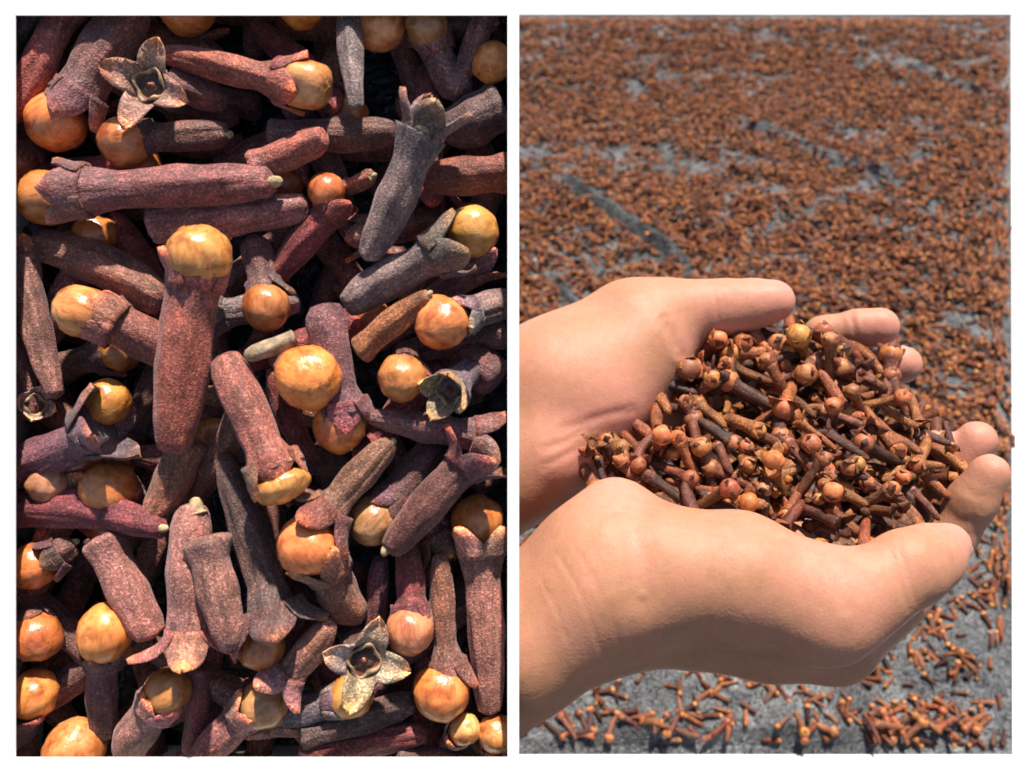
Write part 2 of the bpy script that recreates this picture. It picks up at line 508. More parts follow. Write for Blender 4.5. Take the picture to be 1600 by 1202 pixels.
def sepal_points(az, R, length, width, a0, curl, thick, z0=0.0, seed=0, n=8, m=6):
    """a pointed, cupped calyx lobe that leaves the ring at angle az"""
    r = np.random.default_rng(seed)
    er, et, ez = np.array([math.cos(az), math.sin(az), 0]), np.array([-math.sin(az), math.cos(az), 0]), np.array([0, 0, 1.0])
    pos = er * R + ez * z0
    rows = []
    for i in range(n):
        s = i / (n - 1)
        q = min(1.0, s * 1.7)
        ang = 0.05 + (a0 - 0.05) * q * q * (3 - 2 * q) + curl * s + 0.08 * math.sin(5 * s + seed)
        d = er * math.sin(ang) + ez * math.cos(ang)
        nrm = er * math.cos(ang) - ez * math.sin(ang)
        if i:
            pos = pos + d * (length / (n - 1))
        w = width / 2 * (1 - s ** 2.2) ** 0.75 * (1 + 0.18 * s) + width * 0.03
        row = []
        for j in range(m):
            u = j / (m - 1) * 2 - 1
            cup = -0.28 * width * (u * u)
            edge = 0.02 * width * math.sin(9 * s + 5 * u + seed)
            row.append(pos + et * (u * w) + nrm * (cup * (1 - 0.5 * s) + edge) )
        rows.append((row, nrm, s))
    v, f = [], []
    for side in (0, 1):
        for row, nrm, s in rows:
            for j, p in enumerate(row):
                u = abs(j / (m - 1) * 2 - 1)
                h = thick * (1 - 0.55 * s) * (1 - 0.5 * u ** 3)
                v.append(p + nrm * (h / 2 if side == 0 else -h / 2))
    K = n * m
    for i in range(n - 1):
        for j in range(m - 1):
            a = i * m + j
            f.append((a, a + m, a + m + 1, a + 1))
            f.append((K + a, K + a + 1, K + a + m + 1, K + a + m))
    for i in range(n - 1):
        a = i * m; b = a + m
        f.append((a, K + a, K + b, b))
        a = i * m + m - 1; b = a + m
        f.append((a, b, K + b, K + a))
    for j in range(m - 1):
        a = j; f.append((a, a + 1, K + a + 1, K + a))
        a = (n - 1) * m + j; f.append((a, K + a, K + a + 1, a + 1))
    return v, f

def sepal_mesh(**k):
    v, f = sepal_points(**k)
    n, m = 8, 6
    return mesh('sepal', v, f, attr=[(i % (n * m)) // m / (n - 1) for i in range(len(v))])

def bud_mesh(r, squash=(1, 1, 1), seed=0, nu=30, nv=20, ridges=0.0, boxy=0.0):
    g = np.random.default_rng(seed)
    ph = g.uniform(0, 6.28, 6)
    v = []
    for i in range(nv + 1):
        lat = -math.pi / 2 + math.pi * i / nv
        for j in range(nu):
            lon = 2 * math.pi * j / nu
            n = np.array([math.cos(lat) * math.cos(lon), math.cos(lat) * math.sin(lon), math.sin(lat)])
            k = 1 + 0.025 * math.sin(3 * n[0] + 2 * n[1] + ph[0]) + 0.02 * math.sin(5 * n[1] - 3 * n[2] + ph[1]) + 0.016 * math.sin(8 * n[0] + 5 * n[2] + ph[2]) + 0.009 * math.sin(13 * n[1] + 9 * n[0] + ph[4]) + 0.006 * math.sin(21 * n[2] + 14 * n[1] + ph[5])
            # four overlapping petals: a spiral seam that rises at each edge
            sw = (lon * 4 / (2 * math.pi) + 0.9 * lat + ph[3]) % 1.0
            k += (0.045 * (sw - 0.5)) * math.cos(lat) ** 0.5 if abs(lat) < 1.5 else 0
            if ridges:
                k += ridges * math.sin(14 * lon + 3 * math.sin(lat * 3)) * math.cos(lat)
            if boxy:
                p = 4.0
                k *= (1 - boxy) + boxy / (np.sum(np.abs(n) ** p) ** (1 / p)) * 0.86
            v.append(n * k * r * np.array(squash))
    f = []
    for i in range(nv):
        for j in range(nu):
            k = (j + 1) % nu
            f.append((i * nu + j, i * nu + k, (i + 1) * nu + k, (i + 1) * nu + j))
    return mesh('bud', v, f)

# colours of stems (reflectance); the fourth value is how far the head end turns grey
RED = (0.225, 0.072, 0.054, 0.4); PUR = (0.16, 0.072, 0.066, 0.45); GREY = (0.14, 0.1, 0.1, 0.75)
DARK = (0.1, 0.046, 0.042, 0.35); MAR = (0.14, 0.036, 0.036, 0.2); PINK = (0.245, 0.112, 0.092, 0.3)
BRN = (0.18, 0.078, 0.054, 0.4); RUST = (0.25, 0.082, 0.036, 0.0)
GOLD = (0.66, 0.235, 0.06, 1); ORG = (0.5, 0.155, 0.045, 1); PALE = (0.7, 0.32, 0.1, 1); TAN = (0.5, 0.22, 0.085, 1)

_seed = [100]
def raise_by(p, dz=-75):
    return (p[0], p[1], p[2] + dz)
def frame_for(axis, pos):
    zl = axis.normalized()
    view = (CAMPOS - pos).normalized()
    xl = view - zl * view.dot(zl)
    if xl.length < 0.2:
        xl = UP - zl * UP.dot(zl)
    xl.normalize()
    yl = zl.cross(xl)
    return Matrix((xl, yl, zl)).transposed()

def clove(label, tail, head, w, col, ball=None, bcol=GOLD, sep=None, roll=0.0, bow=0, scar=False, groove=0.0,
          flat=0.88, squash=(1, 1, 1), ridges=0.0, boxy=0.0, star=False, group='large cloves filling the tray', scol=None, nsep=4):
    """tail, head: (px, py, z); w: (tail, middle, head) widths; ball: (px, py, z, radius); sep: (length, spread, curl) of the calyx lobes"""
    _seed[0] += 1
    sd = _seed[0]
    r = np.random.default_rng(sd)
    tail, head = raise_by(tail), raise_by(head)
    if ball: ball = (*raise_by(ball[:3]), ball[3])
    a, b = T(*tail), T(*head)
    ax = b - a
    R3 = frame_for(ax, b)
    root = link('clove', None)
    root.matrix_world = Matrix.Translation(a) @ R3.to_4x4()
    tag(root, label, 'clove', group)
    L = ax.length
    u = U0
    w = tuple(k * 0.89 for k in w)
    cj = [c * k for c, k in zip(col[:3], np.array([1.14, 1.06, 0.98]) * r.uniform(0.88, 1.14, 3))]
    col4 = (*cj, col[3])
    bow = bow + r.uniform(-5, 5)
    st = link('stem', stem_mesh(L, w[0] * u, w[1] * u, w[2] * u, bow * u, math.pi / 2, sd, flat=flat, groove=groove, endcap=not (ball or sep)), M_STEM, root)
    st.color = col4
    if scar:
        s = w[0] * u
        o = link('stalk_scar', stem_mesh(s * 0.42, s * 0.24, s * 0.34, s * 0.46, seed=sd + 3, nr=9, ns=12, bow=s * 0.04), M_SCAR, root)
        o.location = (s * 0.06, r.uniform(-0.08, 0.08) * s, -s * 0.2)
        o.rotation_euler = (r.uniform(-0.3, 0.3), r.uniform(-0.3, 0.3), 0)
    inv = root.matrix_world.inverted()
    if ball:
        bw = T(*ball[:3]).lerp(b, 0.2)
        bl = inv @ bw
        o = link('bud', bud_mesh(ball[3] * u * 0.94, squash, sd, ridges=ridges, boxy=boxy), M_BUD, root)
        o.location = bl
        q = (bl - Vector((0, 0, L * 0.8)))
        o.rotation_euler = q.to_track_quat('Z', 'Y').to_euler()
        bj = [c * k for c, k in zip(bcol[:3], r.uniform(0.85, 1.13, 3))]
        o.color = (*bj, 1)
    if sep:
        ln, sp, curl = sep
        if ball: ln, curl = ln * 0.66, curl - 0.2
        sc = scol or tuple(c * 1.35 for c in col[:3])
        for i in range(nsep):
            az = roll + i * math.pi * 2 / 4 + r.uniform(-0.12, 0.12)
            Rs = w[2] * u * 0.5 * math.hypot(flat * math.cos(az), math.sin(az))
            me = sepal_mesh(az=az, R=Rs * (0.98 if not star else 0.8), length=(ln + w[2] * (0.24 if not star else 0.1)) * u * r.uniform(0.86, 1.14), width=w[2] * u * (0.74 if not star else 0.7),
                            a0=sp + r.uniform(-0.12, 0.12), curl=curl + r.uniform(-0.2, 0.2), thick=(6.5 if not star else 4.5) * u, z0=L - w[2] * u * (0.26 if not star else 0.1), seed=sd + i)
            o = link('sepal', me, M_SEPAL, root)
            o.color = (*[c * k for c, k in zip(sc[:3], r.uniform(0.85, 1.2, 3))], 0)
    if star:
        # the emptied cup: a squarish rim with a dark hollow and the stub of the style
        n, m = 28, 8
        v, f = [], []
        Rm = w[2] * u * 0.36
        for i in range(n):
            th = 2 * math.pi * i / n
            q = 1 + 0.14 * math.cos(4 * th + 4 * roll) + r.uniform(-0.03, 0.03)
            for j in range(m):
                p = 2 * math.pi * j / m
                rr = Rm * q + (3.4 + 1.4 * math.sin(5 * th + sd)) * u * math.cos(p)
                v.append((rr * math.cos(th), rr * math.sin(th), L + (3 + 2.5 * math.sin(3 * th + sd)) * u + 5.5 * u * math.sin(p)))
        for i in range(n):
            for j in range(m):
                i2, j2 = (i + 1) % n, (j + 1) % m
                f.append((i * m + j, i2 * m + j, i2 * m + j2, i * m + j2))
        o = link('cup_rim', mesh('cup_rim', v, f), M_RIM, root)
        o.color = (0.4, 0.3, 0.17, 1)
        v = [(0, 0, L + 9 * u)]; f = []
        for k, (rr, zz) in enumerate(((0.12, 8), (0.2, 1), (0.65, -2), (1.02, 3))):
            for i in range(20):
                th = 2 * math.pi * i / 20
                v.append((Rm * rr * math.cos(th), Rm * rr * math.sin(th), L + zz * u))
        for i in range(20):
            f.append((0, 1 + i, 1 + (i + 1) % 20))
            for k in range(3):
                a1 = 1 + k * 20
                f.append((a1 + i, a1 + 20 + i, a1 + 20 + (i + 1) % 20, a1 + (i + 1) % 20))
        link('cup', mesh('cup', v, f), M_INNER, root)
    return root

H = (38, 0.55, -0.35)     # calyx hugging a bud
O = (60, 0.7, 0.5)        # calyx standing open
S = (58, 1.25, 0.45)      # star seen from above
C = clove
# ------------------------------------------------------------------ the large cloves in the tray, from the far rim to the near rim
C('reddish brown clove stem slanting under the rim in the far corner of the tray', (14, 190, 30), (112, 0, 36), (50, 60, 66), RED)
C('sliver of a grey clove at the very corner of the tray', (8, 78, 10), (58, 12, 20), (40, 46, 50), GREY)
C('broad purple clove with a large round golden bud beside the tray corner', (222, 0, 20), (118, 160, 34), (70, 92, 96), PUR, (81, 198, 20, 51), GOLD, (56, 0.5, -0.25), roll=0.4)
C('dark clove with a small reddish orange bud just below the upper star flower', (356, 208, 5), (226, 214, 25), (52, 62, 62), DARK, (186, 226, 38, 42), ORG, (40, 0.5, -0.3), roll=0.5, scar=True)
C('clove with an empty four-lobed star of pale sepals facing up, near the far rim', (300, 165, -60), (236, 134, 78), (50, 58, 74), DARK, sep=(54, 1.3, 0.25), roll=0.05, star=True, scol=(0.34, 0.2, 0.135))
C('dark purple clove stem lying behind the upper star flower', (352, 160, 10), (262, 128, 20), (48, 62, 60), DARK)
C('clove with a golden bud half hidden under the far rim, before the dark glassy gap', (300, -60, -70), (296, -8, -30), (50, 55, 60), GREY, (291, 20, 20, 47), GOLD, (62, 0.6, -0.3), roll=1.57)
C('bright red clove with a boxy yellow bud, pointing at the grey upright stem', (252, 84, 30), (450, 130, 55), (44, 58, 82), RED, (488, 133, 62, 43), PALE, (56, 0.62, -0.1), roll=0.15, boxy=0.75)
C('narrow grey clove stem standing upright from the far rim', (557, 172, 78), (540, -25, 34), (34, 48, 58), GREY)
C('golden bud under the far rim between the dark gap and the grey upright stem', (480, -70, -60), (474, -15, -20), (45, 50, 55), BRN, (470, 14, 26, 41), GOLD, H)
C('egg-shaped golden bud just past the grey upright stem at the far rim', (600, -60, -50), (598, -4, -10), (55, 60, 66), PINK, (592, 46, 20, 46), PALE, (70, 0.5, -0.2), roll=1.7, squash=(1, 1, 1.12))
C('soft brown clove with a tan bud tucked under the far rim', (722, 150, -10), (682, 72, 0), (74, 66, 62), PUR, (662, 30, 24, 38), TAN, (50, 0.6, -0.3), roll=0.2)
C('grey-purple clove stem slanting down from the far rim by the corner', (716, 128, 0), (768, 0, 36), (40, 48, 54), PUR)
C('golden bud cut off by the gutter rim near the far corner', (770, 30, -60), (770, 66, -30), (40, 44, 50), DARK, (768, 106, 22, 36), GOLD, (40, 0.6, -0.3))
C('grey clove with an open crown of curled sepals and no bud', (572, 408, 70), (660, 208, 112), (44, 76, 88), GREY, sep=(64, 1.0, -0.5), roll=0.1, star=True, groove=0.14, scol=(0.15, 0.105, 0.095))
C('dark wrinkled clove behind the curled crown, reaching the gutter rim', (690, 205, 0), (786, 165, 0), (70, 100, 104), DARK)
C('glossy rust-brown clove stem with a pale end, touching the gutter rim', (662, 282, 45), (797, 268, 24), (60, 76, 78), (0.13, 0.045, 0.025, 0.0), groove=0.12)
C('dark purple clove stem crossing beside the curled crown, behind a redder stem', (616, 206, 25), (420, 212, 15), (58, 66, 64), DARK)
C('short reddish stem with a rounded end lying over the long purple clove', (508, 212, 62), (392, 262, 48), (54, 62, 64), RED)
C('long purple clove lying across the tray, its golden bud against the side rim', (430, 284, 62), (118, 300, 62), (70, 80, 96), PUR, (58, 312, 20, 46), ORG, (66, 0.62, -0.2), roll=0.35, scar=True)
C('reddish clove stem just below the long purple clove', (484, 322, 30), (232, 350, 22), (62, 76, 70), PINK, bow=-6)
C('dark red clove with a small orange bud, left of the curled crown clove', (424, 440, 0), (520, 328, 20), (46, 60, 64), MAR, (507, 291, 32, 32), ORG, (44, 0.7, -0.3), roll=0.5)
C('thin stem ending in a pale broken tip beside the small orange bud', (584, 272, 32), (540, 292, 5), (34, 36, 36), BRN, scar=True)
C('stout brown clove with a rounded end behind the central round bud', (252, 470, 22), (56, 378, -10), (84, 84, 60), BRN, bow=8)
C('large red clove standing out in the middle with a round orange bud', (270, 705, 88), (308, 432, 112), (84, 100, 90), RED, (313, 392, 122, 50), GOLD, (58, 0.62, -0.22), roll=0.1, groove=0.16)
C('red stem end poking out below the large central clove', (238, 808, 50), (292, 684, 40), (58, 76, 80), RED)
C('purple-red clove with a bright oval golden bud, left of the large central clove', (280, 562, 35), (166, 500, 62), (70, 84, 92), RED, (124, 486, 74, 47), GOLD, (56, 0.55, -0.25), roll=0.5, squash=(0.94, 0.94, 1.06))
C('dark clove with a round orange bud between the central clove and a rounded purple stem', (396, 372, -5), (414, 452, 28), (58, 60, 62), DARK, (416, 489, 48, 41), ORG, (50, 0.75, -0.3), roll=0.3)
C('rounded purple clove with its calyx hanging down over a golden bud', (508, 478, 96), (540, 642, 72), (84, 72, 84), PUR, (528, 672, 52, 46), GOLD, (46, 0.5, -0.2), roll=0.2)
C('clove with the largest round golden bud, facing up in the middle of the tray', (430, 545, -40), (462, 582, 70), (50, 60, 66), RED, (486, 592, 112, 54), GOLD, (34, 0.9, -0.4), roll=0.8)
C('grey clove with a pointed sepal and a golden bud reaching the gutter rim', (540, 478, 45), (690, 394, 62), (66, 76, 88), GREY, (750, 354, 12, 46), GOLD, (72, 0.6, -0.12), roll=0.3, scol=(0.11, 0.085, 0.085))
C('short rust-red stem with a yellow tip pointing at the gutter rim', (672, 460, 96), (560, 552, 70), (36, 52, 56), RUST, scar=True)
C('grey clove lying from the gutter rim with a bright golden bud beside the yellow tip', (802, 470, 2), (728, 494, 60), (60, 64, 66), GREY, (680, 506, 78, 46), GOLD, (44, 0.6, -0.3), roll=0.9)
C('round orange bud facing up next to the withered star flower', (640, 540, -40), (634, 580, 62), (48, 54, 60), DARK, (626, 594, 92, 40), ORG, (44, 0.95, -0.45), roll=0.2)
C('withered brown star flower with curled sepals near the gutter rim', (770, 560, -60), (704, 608, 88), (56, 60, 70), GREY, sep=(46, 1.0, -0.7), roll=0.6, star=True, scol=(0.24, 0.16, 0.1))
C('purple clove stem lying below the withered star flower', (578, 652, 78), (752, 684, 40), (36, 58, 76), PUR, sep=(36, 0.5, 0.2), roll=0.6)
C('thick dark clove wedged against the gutter rim beside the withered flower', (716, 548, -10), (778, 596, 10), (80, 92, 80), DARK)
C('dark clove stem behind the golden bud by the gutter rim', (640, 545, -20), (790, 518, 10), (50, 56, 60), DARK)
C('thin purple stem running down beside the side rim', (88, 622, 40), (36, 392, 10), (44, 54, 50), PUR, sep=(26, 0.6, 0.2))
C('thin dark stem squeezed against the side rim', (52, 648, 10), (22, 470, 0), (40, 46, 44), PUR)
C('pale torn flower with white and orange sepals at the side rim', (30, 650, -60), (54, 634, 14), (36, 40, 52), PINK, sep=(20, 1.0, -0.2), roll=0.6, star=True, scol=(0.42, 0.28, 0.2))
C('purple clove with two pointed grey sepals like an open beak', (-10, 748, -5), (152, 672, 66), (72, 80, 96), (0.16, 0.06, 0.068, 0.8), (172, 618, 30, 40), (0.5, 0.2, 0.05, 1), (78, 0.62, 0.1), roll=0.1, ridges=0.03, scol=(0.13, 0.075, 0.08))
C('round orange bud half hidden behind the curved maroon stem', (230, 800, -60), (200, 775, 0), (50, 55, 60), DARK, (164, 762, 28, 48), ORG, (40, 0.7, -0.3), roll=0.6)
C('small tan bud wedged between the beaked clove and the curved maroon stem', (20, 790, -60), (50, 770, -10), (44, 48, 50), DARK, (82, 752, 22, 36), TAN)
C('curved maroon clove stem with a pale tip, arching from the side rim', (256, 828, 68), (-12, 800, -8), (52, 78, 76), MAR, bow=22, scar=True, groove=0.12)
C('pinkish brown stem with a blunt end below the curved maroon stem', (240, 1000, 62), (160, 838, 38), (70, 80, 84), PINK)
C('orange bud at the side rim with a dark stem behind it', (118, 850, 20), (84, 872, 30), (44, 56, 62), DARK, (44, 888, 10, 40), ORG, (36, 0.6, -0.3), scar=True)
C('plump pinkish clove widening to a grey calyx, left of the dark tapering clove', (302, 790, 60), (298, 1000, 72), (74, 92, 84), PINK, sep=(54, 0.95, 0.2), roll=0.2, scar=True)
C('pinkish stem with a rounded shoulder lying over the plump pinkish clove', (360, 1012, 96), (322, 838, 92), (54, 78, 84), PINK)
C('dark tapering clove between the pinkish clove and the round buds', (348, 712, 40), (432, 968, 66), (40, 74, 108), DARK, (404, 1022, 40, 40), ORG, sep=(60, 0.75, 0.1), roll=0.3)
C('bright red clove with a flat pale bud, leaning from the central clove', (350, 552, 92), (432, 736, 114), (66, 78, 98), (0.23, 0.085, 0.062, 0.0), (444, 764, 112, 46), PALE, (40, 0.3, -0.3), roll=0.0, squash=(1, 1, 0.62))
C('brown stem crossing behind the lower end of the central clove', (298, 782, 0), (378, 650, 20), (54, 62, 64), BRN)
C('narrow red stem half hidden beside the leaning red clove', (424, 575, 20), (484, 726, 30), (36, 48, 56), MAR)
C('clove with a round glossy golden bud below the leaning red clove', (556, 965, 10), (508, 880, 76), (76, 82, 84), BRN, (473, 847, 100, 50), GOLD, (62, 0.6, -0.15), roll=0.35)
C('brown clove stem with a pale tip slanting down to the glossy golden bud', (610, 690, 70), (512, 802, 84), (46, 64, 78), BRN, sep=(46, 0.8, 0.2), roll=0.3, scar=True)
C('dark clove with a tan bud tucked behind the slanting brown stem', (690, 690, 0), (612, 782, 32), (76, 82, 70), DARK, (576, 820, 40, 44), TAN, (50, 0.55, -0.2), roll=0.6)
C('maroon clove with a small crown of sepals pointing at the gutter rim', (606, 862, 72), (732, 722, 72), (54, 74, 76), (0.13, 0.045, 0.042, 0.3), sep=(44, 0.7, 0.3), roll=0.4, scar=True)
C('long pinkish clove with an orange bud beside the gutter rim', (766, 1118, 12), (752, 846, 20), (50, 82, 94), PINK, (746, 806, 16, 46), ORG, (56, 0.55, -0.2), roll=0.75)
C('clove with a smooth tan bud next to the lower star flower', (636, 850, 10), (642, 958, 40), (50, 58, 68), MAR, (640, 992, 52, 42), TAN, (52, 0.6, -0.3), roll=0.3)
C('upright red-brown clove with a wide golden bud near the near rim', (686, 866, 25), (700, 1044, 22), (40, 50, 70), BRN, (688, 1090, 26, 49), GOLD, (62, 0.7, -0.25), roll=0.3)
C('clove with a pale grey four-lobed star flower facing up, near the near rim', (540, 975, -60), (568, 1031, 84), (50, 54, 76), DARK, sep=(52, 1.35, 0.2), roll=0.75, star=True, scol=(0.38, 0.26, 0.19))
C('grey clove with a bright bud peeping out below the lower star flower', (430, 1118, 10), (520, 1096, 20), (54, 56, 56), GREY, (557, 1086, 28, 37), GOLD, (36, 0.6, -0.3))
C('brown clove with a tan bud lying along the near rim', (300, 1190, 0), (386, 1112, 26), (60, 68, 72), PINK, (420, 1096, 32, 42), TAN, (44, 0.6, -0.3), roll=0.5)
C('pinkish clove with an orange bud rising from the near rim', (192, 1184, -16), (252, 1096, 34), (70, 80, 82), PINK, (266, 1074, 40, 39), ORG, (44, 0.55, -0.2), roll=1.0)
C('narrow red stem behind the pinkish clove at the near rim', (296, 1180, 0), (312, 1040, 20), (36, 44, 46), MAR)
C('dark clove with a bright oval bud beside the blunt pinkish stem', (166, 1150, -10), (160, 1030, 30), (54, 58, 64), DARK, (166, 978, 56, 48), GOLD, (56, 0.7, -0.3), roll=1.2, squash=(0.95, 0.95, 1.1))
C('round pinkish bud at the side rim above another bud', (40, 940, -50), (52, 972, 10), (48, 52, 56), DARK, (60, 1002, 22, 42), ORG, H)
C('golden bud in the near corner with a pale folded sepal', (20, 1160, -30), (38, 1112, 12), (56, 60, 66), DARK, (56, 1078, 16, 42), GOLD, (56, 0.6, -0.2), roll=0.7)
C('large ribbed golden bud cut off by the near rim in the corner', (110, 1260, -50), (112, 1215, -20), (60, 64, 70), GREY, (118, 1158, 2, 52), GOLD, (56, 0.5, -0.2), roll=1.3, ridges=0.022)
C('maroon stem lying flat along the near rim', (668, 1146, 5), (470, 1180, 0), (44, 64, 66), MAR)
C('dark red stem half hidden above the maroon stem at the near rim', (650, 1096, 10), (470, 1150, 10), (50, 60, 60), DARK)
C('purple stem end under the near rim beside two small buds', (760, 1200, -10), (620, 1180, 0), (46, 54, 56), PUR)
C('small pale bud near the corner by the gutter rim', (690, 1170, -40), (712, 1152, 8), (36, 38, 40), PINK, (730, 1136, 14, 28), PALE, (30, 0.6, -0.3))
C('small bright bud right in the near corner by the gutter rim', (760, 1200, -50), (770, 1172, -10), (36, 38, 42), DARK, (778, 1140, 12, 33), GOLD, (34, 0.6, -0.3))
C('pinkish stem with a torn calyx pointing at the dark tapering clove', (516, 972, 55), (444, 1056, 48), (52, 62, 70), PINK, sep=(36, 0.9, 0.1), roll=0.5)
C('dark upright stem between the glossy bud clove and the tan bud clove', (596, 870, 10), (588, 1010, 0), (36, 46, 50), DARK)
C('grey-brown stem half buried between the central clove and a rounded purple stem', (470, 470, -20), (340, 492, 10), (50, 58, 60), GREY, sep=(30, 0.6, 0.2))

def twig(label, a, b, w):
    pa, pb = T(*a), T(*b)
    root = link('twig', stem_mesh((pb - pa).length, w * U0, w * U0 * 1.08, w * U0 * 0.95, seed=55, nr=14, ns=14, flat=0.7), M_TWIG)
    root.matrix_world = Matrix.Translation(pa) @ frame_for(pb - pa, pa).to_4x4()
    tag(root, label, 'twig')
twig('short tan broken twig lying beside the orange bud in the middle of the tray', (384, 558, 22), (460, 528, 28), 28)

# cloves that show only in the gaps between the others
for i in range(40):
    x, y = 80 + (i % 4) * 195 + random.uniform(-60, 60), 60 + (i // 4) * 118 + random.uniform(-60, 60)
    an = random.uniform(0, 6.28); ln = random.uniform(80, 115)
    x = min(max(x, 80), 670)
    dx, dy = math.cos(an) * ln, math.sin(an) * ln
    z = random.uniform(-55, -22)
    xa, xb = min(max(x - dx, 0), 770), min(max(x + dx, 0), 745)
    hb = i % 2 == 0
    nx, ny = (xb - xa), 2 * dy
    nl = math.hypot(nx, ny) + 1e-6
    cn, cc = [('dark', DARK), ('purplish', PUR), ('maroon', MAR), ('brown', BRN)][(i * 7 + i // 4) % 4]
    where = ('by the side rim', 'left of the middle', 'right of the middle', 'by the gutter rim')[i % 4] + ', ' + \
            ('under the far rim', 'by the upper star flower', 'below the long purple clove', 'level with the central bud', 'level with the largest bud', 'by the leaning red clove', 'by the glossy golden bud', 'by the lower star flower', 'above the near rim buds', 'next to the near rim', 'under the near rim')[i // 4]
    C(f'{cn} buried clove ' + ('with bud ' if hb else '') + where, (xa, y - dy, z), (xb, y + dy, z + random.uniform(-10, 25)),
      (46, 62, 66), cc, (min(xb + nx / nl * 34, 755), y + dy + ny / nl * 34, z + 10, 38) if hb else None, ORG,
      (40, 0.6, -0.2), group='cloves buried at the bottom of the tray')

# the lowest layer, seen only as dark stems in the gaps: too deep to tell apart, one mesh
def bottom_layer():
    V, F, A, off = [], [], [], 0
    for i in range(95):
        x, y = 30 + (i % 8) * 100 + random.uniform(-45, 45), 30 + (i // 8) * 104 + random.uniform(-45, 45)
        an = random.uniform(0, 6.28); ln = random.uniform(70, 115)
        z = random.uniform(-205, -150)
        a = T(min(max(x - math.cos(an) * ln, 20), 770), y - math.sin(an) * ln, z)
        c = T(min(max(x + math.cos(an) * ln, 20), 770), y + math.sin(an) * ln, z + random.uniform(-25, 25))
        me = stem_mesh((c - a).length, 40 * U0, 56 * U0, 60 * U0, bow=random.uniform(-8, 8) * U0, seed=2000 + i, nr=14, ns=14, endcap=True)
        M = Matrix.Translation(a) @ frame_for(c - a, a).to_4x4()
        V += [M @ v.co for v in me.vertices]
        F += [tuple(k + off for k in p.vertices) for p in me.polygons]
        A += [0.3] * len(me.vertices)
        off += len(me.vertices)
        bpy.data.meshes.remove(me)
    o = link('buried_cloves', mesh('buried_cloves', V, F, attr=A), M_STEM)
    o.color = (0.2, 0.085, 0.065, 0)
    tag(o, 'lowest cloves lying in shade on the tray floor under all the others', 'cloves', kind='stuff')
bottom_layer()
# ------------------------------------------------------------------ hands: one smooth surface each, blended from tapered limbs
def round_cone(p, a, b, r1, r2):
    a = a.astype(np.float32); b = b.astype(np.float32); r1 = np.float32(r1); r2 = np.float32(r2)
    ba = b - a
    l2 = ba @ ba
    rr = r1 - r2
    a2 = l2 - rr * rr
    il2 = 1.0 / l2
    pa = p - a
    y = pa @ ba
    z = y - l2
    x = pa * l2 - y[:, None] * ba
    x2 = np.einsum('ij,ij->i', x, x)
    y2 = y * y * l2
    z2 = z * z * l2
    k = np.sign(rr) * rr * rr * x2
    d = (np.sqrt(np.maximum(x2 * a2 * il2, 0)) + y * rr) * il2 - r1
    m1 = np.sign(z) * a2 * z2 > k
    m2 = np.sign(y) * a2 * y2 < k
    d = np.where(m2, np.sqrt(x2 + y2) * il2 - r1, d)
    d = np.where(m1, np.sqrt(x2 + z2) * il2 - r2, d)
    return d

def smin(a, b, k):
    h = np.clip(0.5 + 0.5 * (b - a) / k, 0, 1)
    return b * (1 - h) + a * h - k * h * (1 - h)

def surface_nets(F, o, s):
    nx, ny, nz = F.shape
    neg = F < 0
    c = np.zeros((nx - 1, ny - 1, nz - 1), int)
    cs = [(i, j, k) for i in (0, 1) for j in (0, 1) for k in (0, 1)]
    sl = lambda i, n: slice(i, n - 1 + i)
    val = {q: F[sl(q[0], nx), sl(q[1], ny), sl(q[2], nz)] for q in cs}
    for q in cs:
        c += (val[q] < 0)
    act = (c > 0) & (c < 8)
    idx = -np.ones(act.shape, int)
    I = np.argwhere(act)
    idx[act] = np.arange(len(I))
    acc = np.zeros((len(I), 3)); cnt = np.zeros(len(I))
    for q in cs:
        for ax in range(3):
            if q[ax] == 0:
                q2 = list(q); q2[ax] = 1; q2 = tuple(q2)
                a = val[q][act]; b = val[q2][act]
                m = (a < 0) != (b < 0)
                t = np.where(m, a / np.where(a == b, 1, a - b), 0)
                pos = np.array(q, float)[None].repeat(len(I), 0)
                pos[:, ax] = t
                acc[m] += pos[m]; cnt[m] += 1
    V = o + (I + acc / cnt[:, None]) * s
    Q = []
    for ax in range(3):
        a1, a2 = [(1, 2), (2, 0), (0, 1)][ax]
        A = np.moveaxis(neg, (ax, a1, a2), (0, 1, 2))
        X = np.moveaxis(idx, (ax, a1, a2), (0, 1, 2))
        e = A[:-1, 1:-1, 1:-1] != A[1:, 1:-1, 1:-1]
        i, j, k = np.nonzero(e)
        f = A[i, j + 1, k + 1]
        q = np.stack([X[i, j, k], X[i, j + 1, k], X[i, j + 1, k + 1], X[i, j, k + 1]], 1)
        q[~f] = q[~f][:, ::-1]
        Q.append(q)
    return V, np.concatenate(Q)

def J(px, py, d, r):
    x, y = ray(px, py)
    return np.array([x * d, y * d, -d]), r * unit(d)

